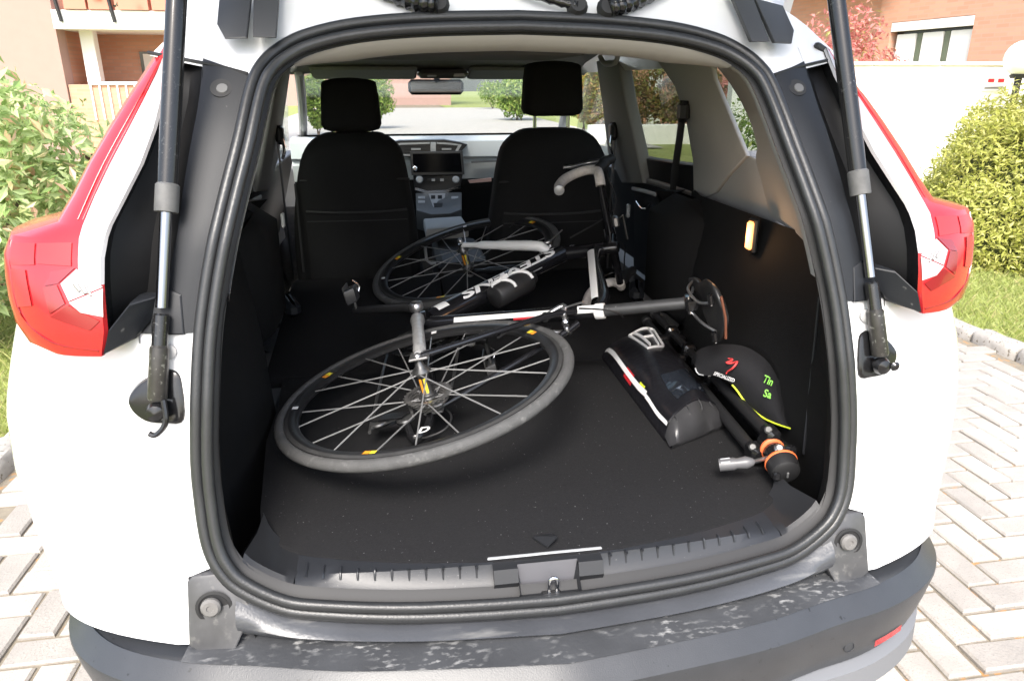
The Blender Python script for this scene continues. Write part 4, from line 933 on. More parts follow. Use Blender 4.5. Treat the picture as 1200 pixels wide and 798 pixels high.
# ================================================================== BICYCLE  (local: x = up the bike, y = forward, z = its left side)
bike = tag(empty('bicycle'), 'black and white road bicycle lying on its side in the boot', 'bicycle')
BR = Matrix(((.960,.183,-.212),(-.189,.982,-.009),(.207,.049,.977)))
bm_ = BR.to_4x4(); bm_.translation = V((-.178,.963,.805)); bike.matrix_world = bm_
BBp, RHp, FHp = V((0,0,0)), V((.067,-.397,0)), V((.076,.580,0))
SC, HL, HT = V((.475,-.150,0)), V((.392,.432,0)), V((.530,.392,0))
hax = (HT-HL).normalized(); SDIR = V((.957,-.29,0)).normalized()
steer = Matrix.Rotation(.139, 3, hax)
def stp(p): return steer@(V(p)-HT)+HT
def lerp_tube(a, b, ra, rb, flat=1, n=14, up=(0,0,1), k=8):
    P = [V(a).lerp(V(b), i/k) for i in range(k+1)]; return MB().tube(P, [ra+(rb-ra)*i/k for i in range(k+1)], n, flat=flat, up=up)
fr = lerp_tube(BBp+V((.02,.02,0)), HL+V((.01,-.01,0)), .031, .029).build('frame', carbon, bike, 60)
lerp_tube(BBp, SC, .021, .0175).build('seat_tube', carbon, fr, 60)
MB().tube(catm([SC+V((-.015,.0,0)), SC+V((.02,.10,0)), HT+V((-.035,-.12,0)), HT+V((-.022,-.005,0))], 5), [.016]*5+[.018]*6+[.021]*5, 14, up=(0,0,1)).build('top_tube', carbon, fr, 60)
MB().tube([HL-hax*.012, HL, HL+hax*.05, HT, HT+hax*.012], [.0255,.026,.0225,.0225,.0245], 18).build('head_tube', carbon, fr, 60)
MB().lathe([(.020,-.036),(.0215,-.034),(.0215,.034),(.020,.036)], BBp, (0,0,1), 20).build('bottom_bracket', carbon, fr, 60)
for s in (1,-1):
    MB().tube(catm([BBp+V((.0,-.02,s*.026)), BBp+V((.02,-.12,s*.045)), RHp+V((-.005,.06,s*.062)), RHp+V((0,.012,s*.066))], 4), [.019]*4+[.015]*6+[.010]*3, 10).build('chain_stay', mat('stay_grey', (.30,.30,.30), .35, var=.5, vscale=60) if s > 0 else carbon, fr, 60)
    MB().tube(catm([SC+V((-.055,-.012,s*.016)), SC+V((-.13,-.060,s*.034)), RHp+V((.05,.03,s*.062)), RHp+V((.008,.004,s*.066))], 4), [.0085]*5+[.0075]*8, 10).build('seat_stay', carbon, fr, 60)
    MB().bbox(RHp+V((.004,.006,s*.066)), (.045,.045,.006), .002).build('dropout', alloy, fr)
# painted bands
def band(a, b, rad, ang0, ang1, name, m, par, lift=.0008, k=6):
    a, b = V(a), V(b); t = (b-a).normalized(); u = V((0,0,1)); v_ = t.cross(u); rows = []
    for i in range(k+1):
        p = a.lerp(b, i/k); rr = (rad[0]+(rad[1]-rad[0])*i/k)+lift
        rows.append([p+(u*math.cos(q)+v_*math.sin(q))*rr for q in np.linspace(ang0, ang1, 6)])
    return MB().grid(rows).build(name, m, par, 60)
st0, st1 = BBp, SC
P_ = lambda t: st0.lerp(st1, t)
rt = lambda t: .021+(.0175-.021)*t
band(P_(.22), P_(.78), (rt(.22),rt(.78)), .50, 1.20, 'paint_band', bwhite, fr)
band(P_(.90), P_(1.0), (rt(.9),rt(1)), .1, 1.3, 'paint_band', bwhite, fr)
band(P_(.56), P_(.70), (rt(.56),rt(.7)), 1.22, 1.5, 'paint_mark', redp, fr)
band(P_(.06), P_(.50), (rt(.06),rt(.5)), -.42, -.22, 'paint_line', bwhite, fr); band(P_(.6), P_(.8), (rt(.6),rt(.8)), -.4, -.25, 'paint_line', bwhite, fr)
band(SC+V((.002,.05,0)), HT+V((-.03,-.06,0)), (.0165,.0195), -.75, .25, 'paint_band', bwhite, fr, lift=.0035)
dt0, dt1 = BBp+V((.02,.02,0)), HL+V((.01,-.01,0)); Q_ = lambda t: dt0.lerp(dt1, t); rd = lambda t: .031-.002*t
band(Q_(.05), Q_(.97), (rd(.05),rd(.97)), -.30, -.14, 'paint_line', bwhite, fr, k=14)
band(Q_(.05), Q_(.12), (rd(.05),rd(.12)), -.6, .7, 'paint_band', bwhite, fr)
band(Q_(.60), Q_(.78), (rd(.6),rd(.78)), 1.45, 1.55, 'paint_line', silver, fr)
# white lettering wrapped on the down tube
me = text_mesh('STEVENS', .042, .28, .0016); tt = (dt1-dt0).normalized(); uu = V((0,0,1)); vv_ = tt.cross(uu)
xs = [v_.co.x for v_ in me.vertices]; wx = max(xs)-min(xs); span = .50*(dt1-dt0).length*1.42
import bmesh
bmm = bmesh.new(); bmm.from_mesh(me); bmesh.ops.triangulate(bmm, faces=bmm.faces); bmesh.ops.subdivide_edges(bmm, edges=[e for e in bmm.edges if e.calc_length() > .012], cuts=2); bmm.to_mesh(me); bmm.free()
for v_ in me.vertices:
    s_ = (v_.co.x-min(xs))/wx; t = .95-.74*s_; a = -.12+v_.co.y/.030; p = Q_(t); v_.co = p+(uu*math.cos(a)+vv_*math.sin(a))*(rd(t)+.0010)
mesh_obj('lettering', me, wprint, fr)
me = text_mesh('S-7', .022, 0, .0006); hx = (HT-HL).normalized(); hy_ = hx.cross(V((0,0,1)))
for v_ in me.vertices:
    a = -.2+v_.co.x/.024; p = HL+hx*(.045+v_.co.y*.9); v_.co = p+(V((0,0,1))*math.cos(a)-hy_*math.sin(a))*.0235
mesh_obj('head_badge', me, silver, fr)
# wheels
def wheel(name, ctr, tf, cassette):
    c = V(ctr); prof_r = [(.311,-.009),(.300,-.0105),(.288,-.0095),(.281,-.004),(.281,.004),(.288,.0095),(.300,.0105),(.311,.009)]
    def circ(prof, n=72):
        rows = []
        for k in range(n):
            a = 2*math.pi*k/n; rows.append([tf(c+V((math.cos(a)*r, math.sin(a)*r, z))) for r, z in prof])
        return MB().grid(rows, cu=True, cv=True)
    rim = circ(prof_r).build(name, rim_m, bike, 40)
    circ([(.3215+.0125*math.cos(a), .0125*math.sin(a)) for a in np.linspace(0, 2*math.pi, 13)[:-1]]).build('tyre', tyre_m, rim, 60)
    circ([(.3105,.0094),(.302,.0109),(.302,.0104),(.3105,.0089)], 72).build('brake_track', mat('brake_track', (.10,.10,.10), .35, .6, var=.5, vscale=30), rim, 60)
    hb = [(.008,-.055),(.012,-.05),(.02,-.034),(.022,-.030),(.013,-.022),(.012,.022),(.021,.030),(.021,.034),(.011,.045),(.008,.058)]
    ax = tf(c+V((0,0,1)))-tf(c); MB().lathe(hb, tf(c), ax, 20).build('hub', grimy, rim, 60)
    MB().lathe([(.004,-.07),(.009,-.068),(.009,-.062),(.004,-.06),(.004,.06),(.009,.062),(.009,.072),(.003,.076)], tf(c), ax, 14).build('axle', alloy, rim, 60)
    n = 20
    for k in range(n):
        s = 1 if k % 2 else -1; a = 2*math.pi*(k+.25)/n; off = .75*(1 if (k//2) % 2 else -1); ah = a+off
        p0 = tf(c+V((math.cos(ah)*.019, math.sin(ah)*.019, s*.031))); p1 = tf(c+V((math.cos(a)*.284, math.sin(a)*.284, s*.003)))
        MB().tube([p0, p0.lerp(p1,.08), p0.lerp(p1,.92), p1], [.0012,.0017,.0017,.0013], 6).build('spoke', spoke_m, rim)
    for a0, m1, m2 in ((.55,orange,yellow),(2.62,yellow,orange),(4.45,orange,yellow),(1.6,wprint,wprint),(3.2,wprint,wprint)):
        for q, (b0, b1, mm) in enumerate(((a0,a0+.045,m1),(a0+.048,a0+.09,m2))):
            if mm is wprint and q: continue
            MB().grid([[tf(c+V((math.cos(a)*r, math.sin(a)*r, z+.0009))) for r, z in ((.299,.0106),(.286,.0090))] for a in np.linspace(b0,b1,4)]).build('rim_decal', mm, rim, 60)
    for q, mm in ((-.012,orange),(.004,yellow)):
        MB().grid([[tf(c+V((.0128*math.cos(a),.0128*math.sin(a),z))) for a in np.linspace(-2.3,-1.8,4)] for z in (-.018,.018)]).build('hub_decal', mm, rim, 60) if q < 0 else MB().grid([[tf(c+V((.0128*math.cos(a),.0128*math.sin(a),z))) for a in np.linspace(-1.5,-1.0,4)] for z in (-.018,.018)]).build('hub_decal', mm, rim, 60)
    va_ = .9; MB().tube([tf(c+V((math.cos(va_)*.282,math.sin(va_)*.282,0))), tf(c+V((math.cos(va_)*.25,math.sin(va_)*.25,0)))], .0028, 8).build('valve', deep_black, rim)
    if cassette:
        for k in range(8):
            R0 = .056-.0036*k; z = -.022-.0046*k; pr_ = []; nt_ = 26-k*2; ring_ = []
            for i in range(nt_*2):
                a = math.pi*i/nt_; r = R0*(1 if i % 2 else .90); ring_.append(V((math.cos(a)*r, math.sin(a)*r, z)))
            inn = [V((math.cos(math.pi*i/nt_)*(R0-.011), math.sin(math.pi*i/nt_)*(R0-.011), z)) for i in range(nt_*2)]; dn = V((0,0,-.0024)); MB().grid([[tf(c+p) for p in ring_], [tf(c+p+dn) for p in ring_], [tf(c+p+dn) for p in inn], [tf(c+p) for p in inn]], cu=True, cv=True).build('sprocket', mat('sprocket_steel', (.22,.215,.21), .35, .75, var=.4, vscale=90), rim, 0)
    if cassette: MB().lathe([(.017,-.02),(.019,-.022),(.019,-.056),(.012,-.060)], c, (0,0,1), 18).build('freehub', grimy, rim, 40)
    return rim
wheel('rear_wheel', RHp, lambda p: V(p), True)
wheel('front_wheel', FHp, stp, False)
# fork
fk = MB().tube([stp(p) for p in catm([HL-hax*.012, HL-hax*.03, HL-hax*.045], 3)], .026, 14).build('fork', carbon, bike, 60)
for s in (1,-1):
    P = [stp(p) for p in [HL-hax*.03+V((0,0,s*.012)), HL-hax*.05+V((0,0,s*.034)), HL-hax*.08+V((0,0,s*.041))]+[(HL-hax*.08).lerp(FHp, k/13)+V((0,.010*math.sin(k/13*math.pi)*0-.0,s*(.041+.011*k/13))) for k in range(1,14)]]
    MB().tube(P, [.017]*4+[.0165]*4+[.014]*4+[.009]*4, 12, up=tuple(steer@V((0,0,1)))).build('fork_blade', bwhite if s > 0 else carbon, fk, 60)
    MB().bbox(stp(FHp+V((.004,0,s*.054))), (.03,.022,.007), .002).build('fork_end', carbon, fk)
def caliper(c, dirn, name, t):
    c = V(c); cp = MB()
    for s in (1,-1): cp.tube([t(p) for p in catm([c+V((0,0,0)), c+dirn*.012+V((0,0,s*.022)), c+dirn*-.01+V((.0,0,s*.036)) , c+V((-.045,0,s*.022))], 4)], .0065, 8)
    o = cp.build(name, alloy, bike, 60)
    MB().lathe([(.004,-.006),(.009,-.004),(.009,.014),(.005,.017)], t(c+dirn*.008), dirn, 14).build('pivot_bolt', chrome, o)
    for s in (1,-1): MB().bbox(t(c+V((-.047,0,s*.019))), (.016,.05,.011), .003).build('brake_pad', deep_black, o)
    MB().tube([t(c+V((.004,0,.034))), t(c+V((.05,.03*dirn.y,.05)))], .0025, 6).build('barrel_adjuster', alloy, o)
caliper(V((.392,-.172,0)), V((-.1,-1,0)).normalized(), 'rear_brake', lambda p: V(p))
caliper(HL-hax*.02+V((0,.035,0)), V((0,1,0)), 'front_brake', stp)
MB().tube(catm([V((.43,-.20,.035)), V((.49,-.23,.03)), V((.52,-.22,.01)), V((.53,-.17,-.02))], 5), .0024, 6).build('brake_cable', deep_black, bike)
# seatpost and saddle
p0, p1 = SC-SDIR*.03, BBp+SDIR*.715
pst = MB().tube([p0.lerp(p1, i/6) for i in range(7)], .0145, 16).build('seatpost', postm, bike, 60)
MB().lathe([(.0185,-.012),(.0195,-.010),(.0195,.010),(.0185,.012)], SC+SDIR*.004, SDIR, 18).build('seat_clamp', bwhite, pst, 60)
MB().bbox(p1+V((.005,.0,0)), (.03,.05,.034), .006).build('saddle_clamp', gloss_black, pst); MB().lathe([(.007,-.022),(.007,.022)], p1+V((.0,-.012,0)), (0,0,1), 12).build('clamp_bolt', chrome, pst)
sad = []
for t in np.linspace(0,1,15):
    y = p1.y-.13+.275*t; hw = interp(t, [0,.04,.12,.3,.5,.7,.9,1], [.02,.055,.072,.069,.044,.024,.020,.010]); hx_ = p1.x+.045+interp(t,[0,.15,.5,.9,1],[.012,.010,.0,.002,-.010]); th = interp(t,[0,.1,.9,1],[.012,.024,.020,.010])
    sad.append([V((hx_-.012*abs(math.sin(a))**2*(hw/.07) + (th*.5*math.cos(a)), y, hw*math.sin(a))) for a in np.linspace(0,2*math.pi,17)[:-1]])
sd_ = MB().grid(sad, cv=True); n = 16; sd_.f += [tuple(range(n-1,-1,-1)), tuple(len(sad)*n-n+k for k in range(n))]
sad_o = sd_.build('saddle', mat('saddle_shell', (.022,.022,.023), .38), bike, 60)
for s in (1,-1):
    MB().tube(catm([V((p1.x+.035,p1.y-.115,s*.035)), V((p1.x+.012,p1.y-.07,s*.024)), V((p1.x+.008,p1.y+.03,s*.022)), V((p1.x+.035,p1.y+.12,s*.008))], 5), .0035, 8).build('saddle_rail', alloy, sad_o, 60)
    MB().bbox(V((p1.x+.030,p1.y-.122,s*.045)), (.012,.012,.03), .004).build('rail_socket', gloss_black, sad_o)
MB().tube([V((p1.x+.052,p1.y-.128,.05)), V((p1.x+.056,p1.y-.131,0)), V((p1.x+.052,p1.y-.128,-.05))], .003, 6).build('saddle_edge', mat('rust_piping', (.16,.06,.035), .35), sad_o)
# cranks, pedals, chainrings
ck = MB().tube([BBp+V((0,0,.05)), BBp+V((-.03,.004,.058)), BBp+V((-.165,.028,.066)), BBp+V((-.18,.030,.066))], [.016,.0135,.0105,.009], 12, flat=.7).build('crank_arm', mat('crank_black', (.02,.02,.021), .3, .3), bike, 60)
MB().lathe([(.017,-.01),(.019,-.006),(.019,.010),(.012,.014),(.008,.010),(.001,.010)], BBp+V((0,0,.054)), (0,0,1), 18).build('crank_bolt', alloy, ck, 60)
ck2 = MB().tube([BBp+V((0,0,-.05)), BBp+V((.03,-.004,-.060)), BBp+V((.17,-.028,-.068))], [.018,.015,.011], 12, flat=.7).build('crank_arm', MATS['crank_black'], bike, 60)
def pedal(c, s):
    c = V(c); o = MB().tube([c, c+V((0,0,s*.022)), c+V((0,0,s*.066))], [.006,.0055,.0045], 10).build('pedal', grimy, bike, 60)
    MB().prism([c+V(q)+V((0,0,s*.042)) for q in ((-.012,.030,-.022),(.010,.034,-.018),(.014,-.018,-.016),(-.012,-.026,-.02))], (0,0,s*.040), .004).build('pedal_body', mat('pedal_grey', (.06,.06,.062), .35, .3), o, 25)
    MB().tube(catm([c+V((.0,.034,s*.028)), c+V((.012,.046,s*.05)), c+V((0,.036,s*.074))], 4), .0035, 8).build('pedal_spring', chrome, o, 60)
    MB().bbox(c+V((-.014,.004,s*.05)), (.004,.05,.044), .001).build('pedal_plate', mat('scraped_metal', (.16,.16,.155), .3, .7), o)
pedal(BBp+V((-.170,.029,.070)), 1); pedal(BBp+V((.165,-.028,-.074)), -1)
def toothed(c, R0, nt_, z, th, name, m):
    P = [V(c)+V((math.cos(math.pi*i/nt_)*R0*(1 if i % 2 else .965), math.sin(math.pi*i/nt_)*R0*(1 if i % 2 else .965), z)) for i in range(nt_*2)]
    Q = [V(c)+V((math.cos(math.pi*i/nt_)*R0*.80, math.sin(math.pi*i/nt_)*R0*.80, z)) for i in range(nt_*2)]; off = V((0,0,-th)); b = MB()
    b.grid([P, [p+off for p in P], [q+off for q in Q], Q], cu=True, cv=True); return b.build(name, m, bike, 30)
toothed(BBp, .104, 50, -.041, .003, 'chainring', grimy); toothed(BBp, .076, 38, -.033, .003, 'chainring', grimy)
sp = MB()
for k in range(5):
    a = k*2*math.pi/5+.3; sp.tube([BBp+V((0,0,-.045)), BBp+V((math.cos(a)*.088, math.sin(a)*.088, -.042))], [.011,.007], 8)
sp.build('crank_spider', MATS['crank_black'], bike, 60)
# derailleurs and chain
jc, gc = RHp+V((-.055,-.035,-.058)), RHp+V((-.118,-.030,-.058))
rdm = MB().tube(catm([RHp+V((-.005,-.01,-.074)), RHp+V((-.01,-.06,-.082)), RHp+V((-.035,-.085,-.084)), jc+V((.0,0,-.014))], 4), [.014]*13, 10, flat=.7).build('rear_derailleur', gloss_black, bike, 60)
for c in (jc, gc): MB().lathe([(.004,-.006),(.019,-.004),(.021,0),(.019,.004),(.004,.006)], c, (0,0,1), 14).build('jockey_wheel', grimy, rdm, 40)
for dz in (-.009,.009): MB().prism([jc+V((.012,.012,dz)), jc+V((-.004,-.014,dz)), gc+V((-.014,-.008,dz)), gc+V((-.008,.016,dz))], (0,0,.0025), 0).build('derailleur_cage', gloss_black, rdm, 0)
me = text_mesh('D', .034, .2, .0012)
for v_ in me.vertices: v_.co = RHp+V((-.020,-.105,-.066))+V((v_.co.x, v_.co.y, .004))
mesh_obj('derailleur_mark', me, wprint, rdm)
MB().tube(catm([RHp+V((-.05,-.03,-.09)), RHp+V((-.02,-.085,-.085)), RHp+V((.035,-.085,-.075)), RHp+V((.045,-.03,-.07)), RHp+V((.0,.05,-.07))], 6), .0025, 6).build('shift_cable', deep_black, bike, 60)
ch = catm([RHp+V((.046,.0,-.034)), BBp+V((.10,-.02,-.042)), BBp+V((.09,.05,-.042)), BBp+V((0,.104,-.042)), BBp+V((-.09,.05,-.042)), BBp+V((-.10,-.02,-.042)), gc+V((-.016,0,0)), gc+V((-.005,-.018,0)), jc+V((.0,.018,0)), jc+V((.018,0,0)), RHp+V((-.046,.0,-.034)), RHp+V((0,-.046,-.034))], 8, closed=True)
MB().tube(ch, [.0042 if i % 2 else .0030 for i in range(len(ch))], 6, closed=True).build('chain', grimy, bike, 0)
MB().bbox(V((.135,-.045,-.040)), (.02,.09,.03), .004).build('front_derailleur', alloy, bike)
# bottle cage with bottle end
bc = Q_(.52)+V((.030,-.032,0)); bd = tt
bot = MB().lathe([(.030,-.09),(.035,-.085),(.036,.035),(.033,.05),(.022,.06),(.018,.075),(.010,.08)], bc+V((.012,-.016,0)), bd, 20).build('bottle_cage', mat('bottle_dark', (.016,.016,.017), .5, var=.4, vscale=50), bike, 60)
cc_ = bc+V((.012,-.016,0))
for z0, ang in ((.02,0.2),(-.05,.2)):
    pts = [cc_+bd*(z0+.018*math.sin(a*1.5))+(uu*math.cos(a)+vv_*math.sin(a))*.0385 for a in np.linspace(-2.2,1.2,12)]; MB().tube(pts, .0048, 8).build('cage_arm', bwhite, bot, 60)
MB().tube([cc_-bd*.09+uu*.034, cc_-bd*.02+uu*.038-vv_*.006], [.006,.010], 8, flat=.5).build('cage_arm', bwhite, bot, 60)
# stem, handlebar
stem0 = HT+hax*.03; clampp = stem0+V((.012,.095,0))
stm = MB().tube([stp(stem0), stp(stem0.lerp(clampp,.5)), stp(clampp)], [.019,.0165,.0175], 14).build('stem', carbon, bike, 60)
MB().lathe([(.018,-.02),(.018,.022),(.014,.026)], stp(stem0), steer@hax, 16).build('steerer_cap', gloss_black, stm, 60)
MB().bbox(stp(clampp+V((0,.016,0))), (.036,.014,.042), .004).build('face_plate', alloy, stm)
for a in (-.012,.012):
    for b_ in (-.013,.013): MB().lathe([(.003,0),(.003,.003)], stp(clampp+V((a,.023,b_))), steer@V((0,1,0)), 8).build('bolt', chrome, stm)
tops = [clampp+V((0,0,-.175)), clampp, clampp+V((0,0,.175))]
hb_ = MB().tube([stp(p) for p in tops], [.0118,.0158,.0118], 12).build('handlebar', carbon, bike, 60)
for s in (1,-1):
    Z = s*.205
    P = catm([clampp+V((0,0,s*.172)), clampp+V((.002,.018,s*.196)), clampp+V((.0,.055,Z)), clampp+V((-.022,.082,Z)), clampp+V((-.065,.078,Z)), clampp+V((-.105,.040,Z*1.01)), clampp+V((-.125,-.02,Z*1.03)), clampp+V((-.128,-.065,Z*1.04))], 5)
    dp = MB().tube([stp(p) for p in P], .0155, 12).build('bar_tape', tape, hb_, 60)
    MB().lathe([(.0158,0),(.0158,.006),(.010,.009)], stp(P[-1]), steer@(P[-1]-P[-2]), 14).build('bar_end_plug', silver, dp, 60)
    h0 = clampp+V((.004,.058,Z)); hd = MB().tube([stp(p) for p in catm([h0+V((-.004,-.005,0)), h0+V((.016,.03,0)), h0+V((.030,.062,0)), h0+V((.052,.078,0)), h0+V((.050,.090,0))], 4)], [.017]*4+[.0185]*6+[.016]*4+[.010]*3, 12).build('brake_hood', deep_black, hb_, 60)
    MB().tube([stp(p) for p in catm([h0+V((.022,.080,0)), h0+V((-.02,.098,0)), h0+V((-.075,.082,s*.006)), h0+V((-.105,.078,s*.012))], 4)], [.008]*5+[.0065]*5+[.005]*3, 8).build('brake_lever', alloy if s > 0 else gloss_black, hd, 60)
    MB().tube([stp(p) for p in catm([h0+V((.02,.05,-s*.012)), h0+V((.03,.06,-s*.05)), clampp+V((.03,.07,s*.06)), HL+V((.05,.06,s*.02))], 6)], .0024, 6).build('cable', deep_black, hb_, 60)
MB().bbox(stp(clampp+V((.024,0,.045))), (.02,.03,.035), .005).build('bar_clamp', alloy, hb_)
MB().tube([stp(clampp+V((.018,.0,.04))), stp(clampp+V((.05,.0,.06))), stp(clampp+V((.05,-.01,-.02)))], .004, 8).build('light_bracket', grimy, hb_)
# ================================================================== THINGS IN THE BOOT
# pouch
FLp, FRp, NRp, NLp = atz(706,408,.70), atz(770,386,.70), atz(850,486,.70), atz(787,511,.70)
for q in (FLp, FRp, NRp, NLp): q.z = 0
FT = FZ+.0065
def bag(s, t, lift=0):
    a = FLp.lerp(NLp, t); b_ = FRp.lerp(NRp, t); p = a.lerp(b_, s)
    hgt = .082*(max(0, math.sin(math.pi*min(max(s,0),1)))**.30)*interp(t,[0,.05,.15,.5,.75,.93,1],[.40,.8,1,1.0,.95,.90,.84])
    hgt += .004*math.sin(t*21+s*5)*(t > .6)+.003*math.sin(t*9+s*11); p.z = FT+max(.012,hgt)+lift; return p
root = empty('pouch', (FLp+NRp)/2+V((0,0,FT))); tag(root, 'black vinyl pouch with white emblem and striped edge on the boot floor', 'pouch')
ro = root.location.copy()
def P2(mb): mb.v = [tuple(V(v_)-ro) for v_ in mb.v]; return mb
rows = [[bag(s, t) for s in np.linspace(0,1,15)] for t in np.linspace(0,.93,22)]
base = [[V((p.x,p.y,FT)) for p in r] for r in rows]
b = MB().grid(rows); b.grid([rows[0], base[0]]); b.grid([[r[0] for r in rows],[r[0] for r in base]]); b.grid([[r[-1] for r in rows],[r[-1] for r in base]])
P2(b).build('pouch_body', bagm, root, 60)
e0 = [bag(s,.93) for s in np.linspace(0,1,15)]; e1 = [bag(s,.985,-.008)+V((0,0,.004*math.sin(s*17))) for s in np.linspace(0,1,15)]; e2 = [V((bag(s,1.02).x,bag(s,1.02).y,FT+.016+.002*math.sin(s*9))) for s in np.linspace(0,1,15)]; e3 = [V((bag(s,1.0).x,bag(s,1.0).y,FT)) for s in np.linspace(0,1,15)]
P2(MB().grid([e0,e1,e2,e3])).build('pouch_end', bagend, root, 60)
P2(MB().grid([[bag(s,t,.0012) for s in np.linspace(.30,.86,7)] for t in np.linspace(.64,.86,7)])).build('clear_window', mat('clear_pocket', (.018,.022,.030), .06, coat=1), root, 60)
def strip(s0, s1, ts, name, m, lift=.002): P2(MB().grid([[bag(s,t,lift) for s in np.linspace(s0,s1,4)] for t in ts])).build(name, m, root, 60)
strip(.008,.072,np.linspace(.36,.47,4),'edge_patch',redp,.0012); strip(.055,.078,np.linspace(.55,.62,4),'edge_patch',lime,.0012)
strip(.022,.056,np.linspace(.02,.66,14),'edge_stripe',wprint,.0022); strip(.018,.040,np.linspace(.66,.93,7),'edge_stripe',wprint,.0022)
for k in range(4): P2(MB().tube(catm([bag(.12+.22*k,.925,.002), bag(.15+.22*k,.965,-.004), bag(.10+.22*k,.99,-.022)], 3), .0022, 6)).build('fold_crease', bagend, root, 60)
P2(MB().tube([bag(s,.93,.0015) for s in np.linspace(.04,.96,10)], .0028, 6)).build('end_hem', bagm, root, 60)
def bagline(pts, r, name): P2(MB().tube([bag(s,t,.0012) for s, t in pts], r, 6, flat=.3)).build(name, wprint, root, 60)
EM = lambda u, v_: (.56+.215*v_, .235-.135*u)              # u: up the emblem, v: across
cir = catm([V((u,v_,0)) for u, v_ in ((.95,-.85),(1.0,0),(.95,.85),(.80,1.0),(0,.86),(-.85,.70),(-1,.55),(-1,-.55),(-.85,-.70),(0,-.86),(.80,-1.0))], 4, closed=True)
bagline([EM(p.x,p.y) for p in cir]+[EM(cir[0].x,cir[0].y)], .0058, 'emblem_outline')
for s in (1,-1): bagline([EM(.82,s*.62), EM(0,s*.45), EM(-.80,s*.36)], .0075, 'emblem_bar')
bagline([EM(.02,-.45), EM(-.06,0), EM(.02,.45)], .0055, 'emblem_bar')
# cycling cap
def capP(px, py, k=0): Y = .60-(px-815)/111*.23+k; return aty(px, py, Y)
top = catm([V((a,b_,0)) for a, b_ in ((814,424),(817,411),(838,404),(870,405),(896,420),(910,440),(919,465),(926,500))], 3)
bot_ = catm([V((a,b_,0)) for a, b_ in ((814,428),(819,439),(838,441),(858,451),(874,472),(892,488),(908,496),(926,502))], 3)
def cap_pt(i, t, off=0):
    a, b_ = top[i], bot_[i]; q = a.lerp(b_, t); return capP(q.x, q.y, .055*(1-t)-.030*math.sin(t*math.pi)*math.sin(i/(len(top)-1)*math.pi)-off)
cp = tag(empty('cycling_cap', capP(870,450)), 'black cycling cap with red mark and lime piping lying over the tripod', 'cap'); co = cp.location.copy()
def P3(mb): mb.v = [tuple(V(v_)-co) for v_ in mb.v]; return mb
fr_ = [[cap_pt(i, t) for t in np.linspace(0,1,9)] for i in range(len(top))]; bk = [[cap_pt(i, t)+V((.012,.045,-.03*(1-t))) for t in np.linspace(0,1,9)] for i in range(len(top))]
b = MB().grid(fr_); b.grid(bk); b.grid([[r[0] for r in fr_],[r[0] for r in bk]]); b.grid([[r[-1] for r in fr_],[r[-1] for r in bk]])
P3(b).build('cap_body', capm, cp, 60)
n0 = int(len(top)*.42)
P3(MB().tube([cap_pt(i,1.0,.002) for i in range(n0,len(top))], .0022, 8)).build('brim_piping', lime, cp, 60)
P3(MB().tube([cap_pt(i,.99,.002) for i in range(1,5)], .0018, 8)).build('band_edge', silver, cp, 60)
def capprint(px, r, name, m): P3(MB().tube([capQ(*q) for q in px], r, 6)).build(name, m, cp, 60)
def capQ(px, py):                                       # nearest cap surface point under a pixel, slightly proud
    best = None
    for i in range(len(top)):
        for t in np.linspace(0,1,24):
            q = top[i].lerp(bot_[i], t); d_ = (q.x-px)**2+(q.y-py)**2
            if best is None or d_ < best[0]: best = (d_, i, t)
    q = cap_pt(best[1], best[2]); return aty(px, py, q.y-.004)
P3(MB().tube(catm([capQ(*q) for q in ((853,420),(860,421),(851,425),(858,425.5),(864,424),(859,431),(853,435),(851,438))], 3), [.0010]*3+[.0022]*16+[.0012]*3, 6)).build('red_mark', mat('cap_red', (.75,.06,.06), .5), cp, 60)
def cap_text(body, px0, px1, hpx, m, shear=0):
    me = text_mesh(body, 1, shear, .02); xs_ = [v_.co.x for v_ in me.vertices]; w_ = max(xs_)-min(xs_); a, b_ = V(px0), V(px1); up_ = V(((b_-a).y, -(b_-a).x)).normalized()
    mid = capQ(*((a+b_)/2)).y
    for v_ in me.vertices:
        q = a.lerp(b_, (v_.co.x-min(xs_))/w_)+up_*(v_.co.y*hpx/.72); yy = interp(q.x, [a.x,b_.x], [capQ(*a).y, capQ(*b_).y]); v_.co = aty(q.x, q.y, yy-.003)-co
    mesh_obj('printed_word', me, m, cp)
cap_text('SPECIALIZED', (836,439), (860,448), 4.2, wprint, .2)
cap_text('Tin', (893,447), (904,452), 9, greenp); cap_text('Sa', (894,464), (903,467), 9, greenp)
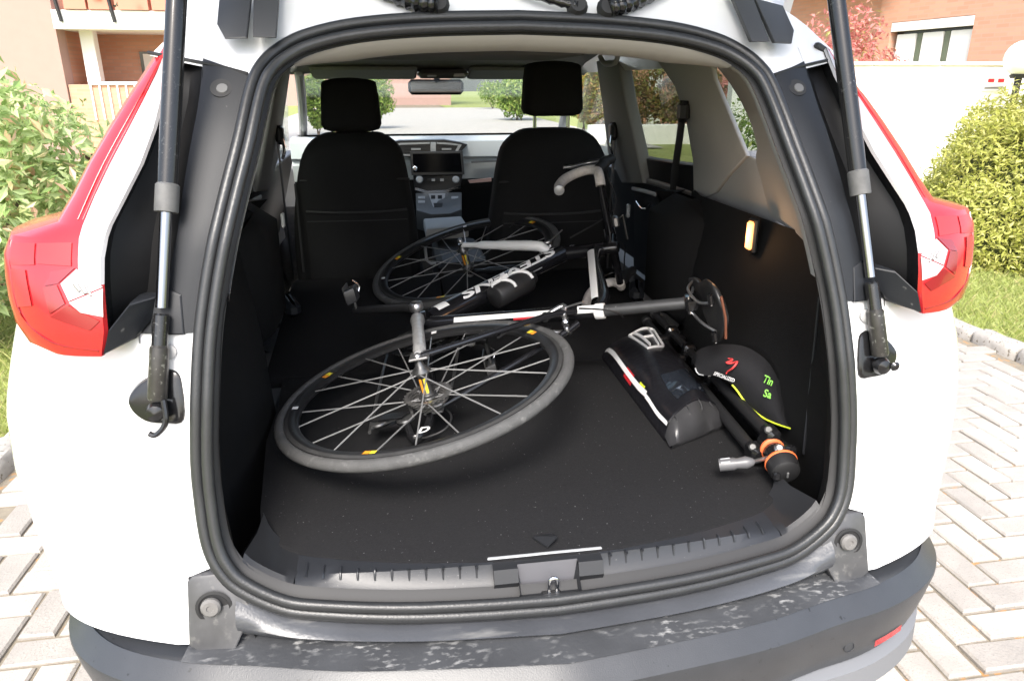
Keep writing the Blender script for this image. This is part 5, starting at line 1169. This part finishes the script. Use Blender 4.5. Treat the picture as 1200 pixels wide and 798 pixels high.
# tripod
tp0, tp1 = atz(900,520,.71), atz(768,374,.735)
tr = tag(empty('tripod', tp0), 'black folded camera tripod with orange rings and silver grip handle', 'tripod'); to = tp0.copy()
def P4(mb): mb.v = [tuple(V(v_)-to) for v_ in mb.v]; return mb
tdir = (tp1-tp0).normalized(); tsd = tdir.cross(V((0,0,1))).normalized()
for k, (a, h) in enumerate(((-.030,-.016),(.030,-.016),(0,.022))):
    o0, o1 = tp0+tsd*a+V((0,0,h)), tp1+tsd*a*.8+V((0,0,h*.6)); L = (o1-o0).length
    lg = P4(MB().tube([o0, o0.lerp(o1,.45), o0.lerp(o1,.46), o1], [.0135,.0135,.0105,.0105], 12)).build('leg', tripodm, tr, 60)
    for t in (.40,.62,.8): P4(MB().bbox(o0.lerp(o1,t), (.034,.034,.03), .005, tdir.to_track_quat('Z','Y').to_matrix())).build('leg_clamp', gloss_black, lg)
    P4(MB().lathe([(.011,0),(.015,.004),(.014,.02),(.008,.024)], o1, tdir, 12)).build('foot', deep_black, lg)
    P4(MB().bbox(o0-tdir*.005, (.03,.038,.045), .006, tdir.to_track_quat('Z','Y').to_matrix())).build('leg_hinge', gloss_black, lg); P4(MB().lathe([(.008,0),(.009,.003),(.006,.006)], o0+V((-.01,-.012,.016)), (-.3,-.6,.7), 12)).build('hinge_bolt', grimy, lg)
hd0, hd1 = tp0+V((0,0,.0)), atz(926,556,.715); hdir = (hd1-hd0).normalized()
P4(MB().tube([hd0-hdir*.02, hd0+hdir*.03], .017, 14)).build('centre_column', tripodm, tr, 60)
or_ = mat('orange_ring', (.75,.16,.05), .45)
P4(MB().lathe([(.022,0),(.025,.003),(.025,.008),(.022,.010)], hd0+hdir*.022, hdir, 24)).build('orange_ring', or_, tr, 40)
hd = P4(MB().lathe([(.018,0),(.023,.006),(.023,.030),(.019,.040),(.016,.046)], hd0+hdir*.034, hdir, 20)).build('ball_head', gloss_black, tr, 40)
P4(MB().lathe([(.008,0),(.010,.004),(.010,.012),(.006,.016)], hd0+hdir*.046+V((-.004,-.016,.016)), (-.2,-.6,.75), 14)).build('locking_knob', alloy, hd, 40)
P4(MB().bbox(hd0+hdir*.055+V((.030,.004,.006)), (.03,.024,.024), .006)).build('tension_knob', gloss_black, hd)
ax_ = (hdir+V((0,-.25,-.35))).normalized(); pc = hd0+hdir*.078
P4(MB().lathe([(.030,0),(.0325,.003),(.0325,.006),(.030,.008)], pc, ax_, 28)).build('orange_ring', or_, tr, 40)
P4(MB().lathe([(.031,0),(.031,.012),(.028,.026),(.022,.030),(.001,.031)], pc+ax_*.008, ax_, 28)).build('camera_plate', tripodm, tr, 40)
P4(MB().bbox(pc+ax_*.02+V((-.024,-.018,-.006)), (.014,.012,.016), .003)).build('plate_lever', gloss_black, tr); P4(MB().bbox(pc+ax_*.041+V((.002,0,0)), (.004,.004,.012), .001)).build('plate_screw', alloy, tr)
ha, hb2, hc = hd0+hdir*.055, atz(882,541,.72), atz(843,545,.705)
P4(MB().tube([ha, hb2], .0042, 10)).build('handle_rod', alloy, tr, 60)
gd = (hc-hb2).normalized()
gp_ = P4(MB().tube([hb2-gd*.004, hb2, hb2+gd*.012, hb2+gd*.030, hb2+gd*.036, hc], [.004,.008,.0125,.0105,.0125,.0125], 14)).build('handle_grip', mat('grip_grey', (.10,.10,.105), .4), tr, 40)
for a in (-.7,.1,.9):
    u_ = (V((0,0,1))-gd*gd.z).normalized(); w_ = gd.cross(u_); o = (u_*math.cos(a)+w_*math.sin(a))*.0122
    P4(MB().tube([hb2+gd*.042+o, hc-gd*.004+o], .0018, 6)).build('grip_ridge', silver, gp_)
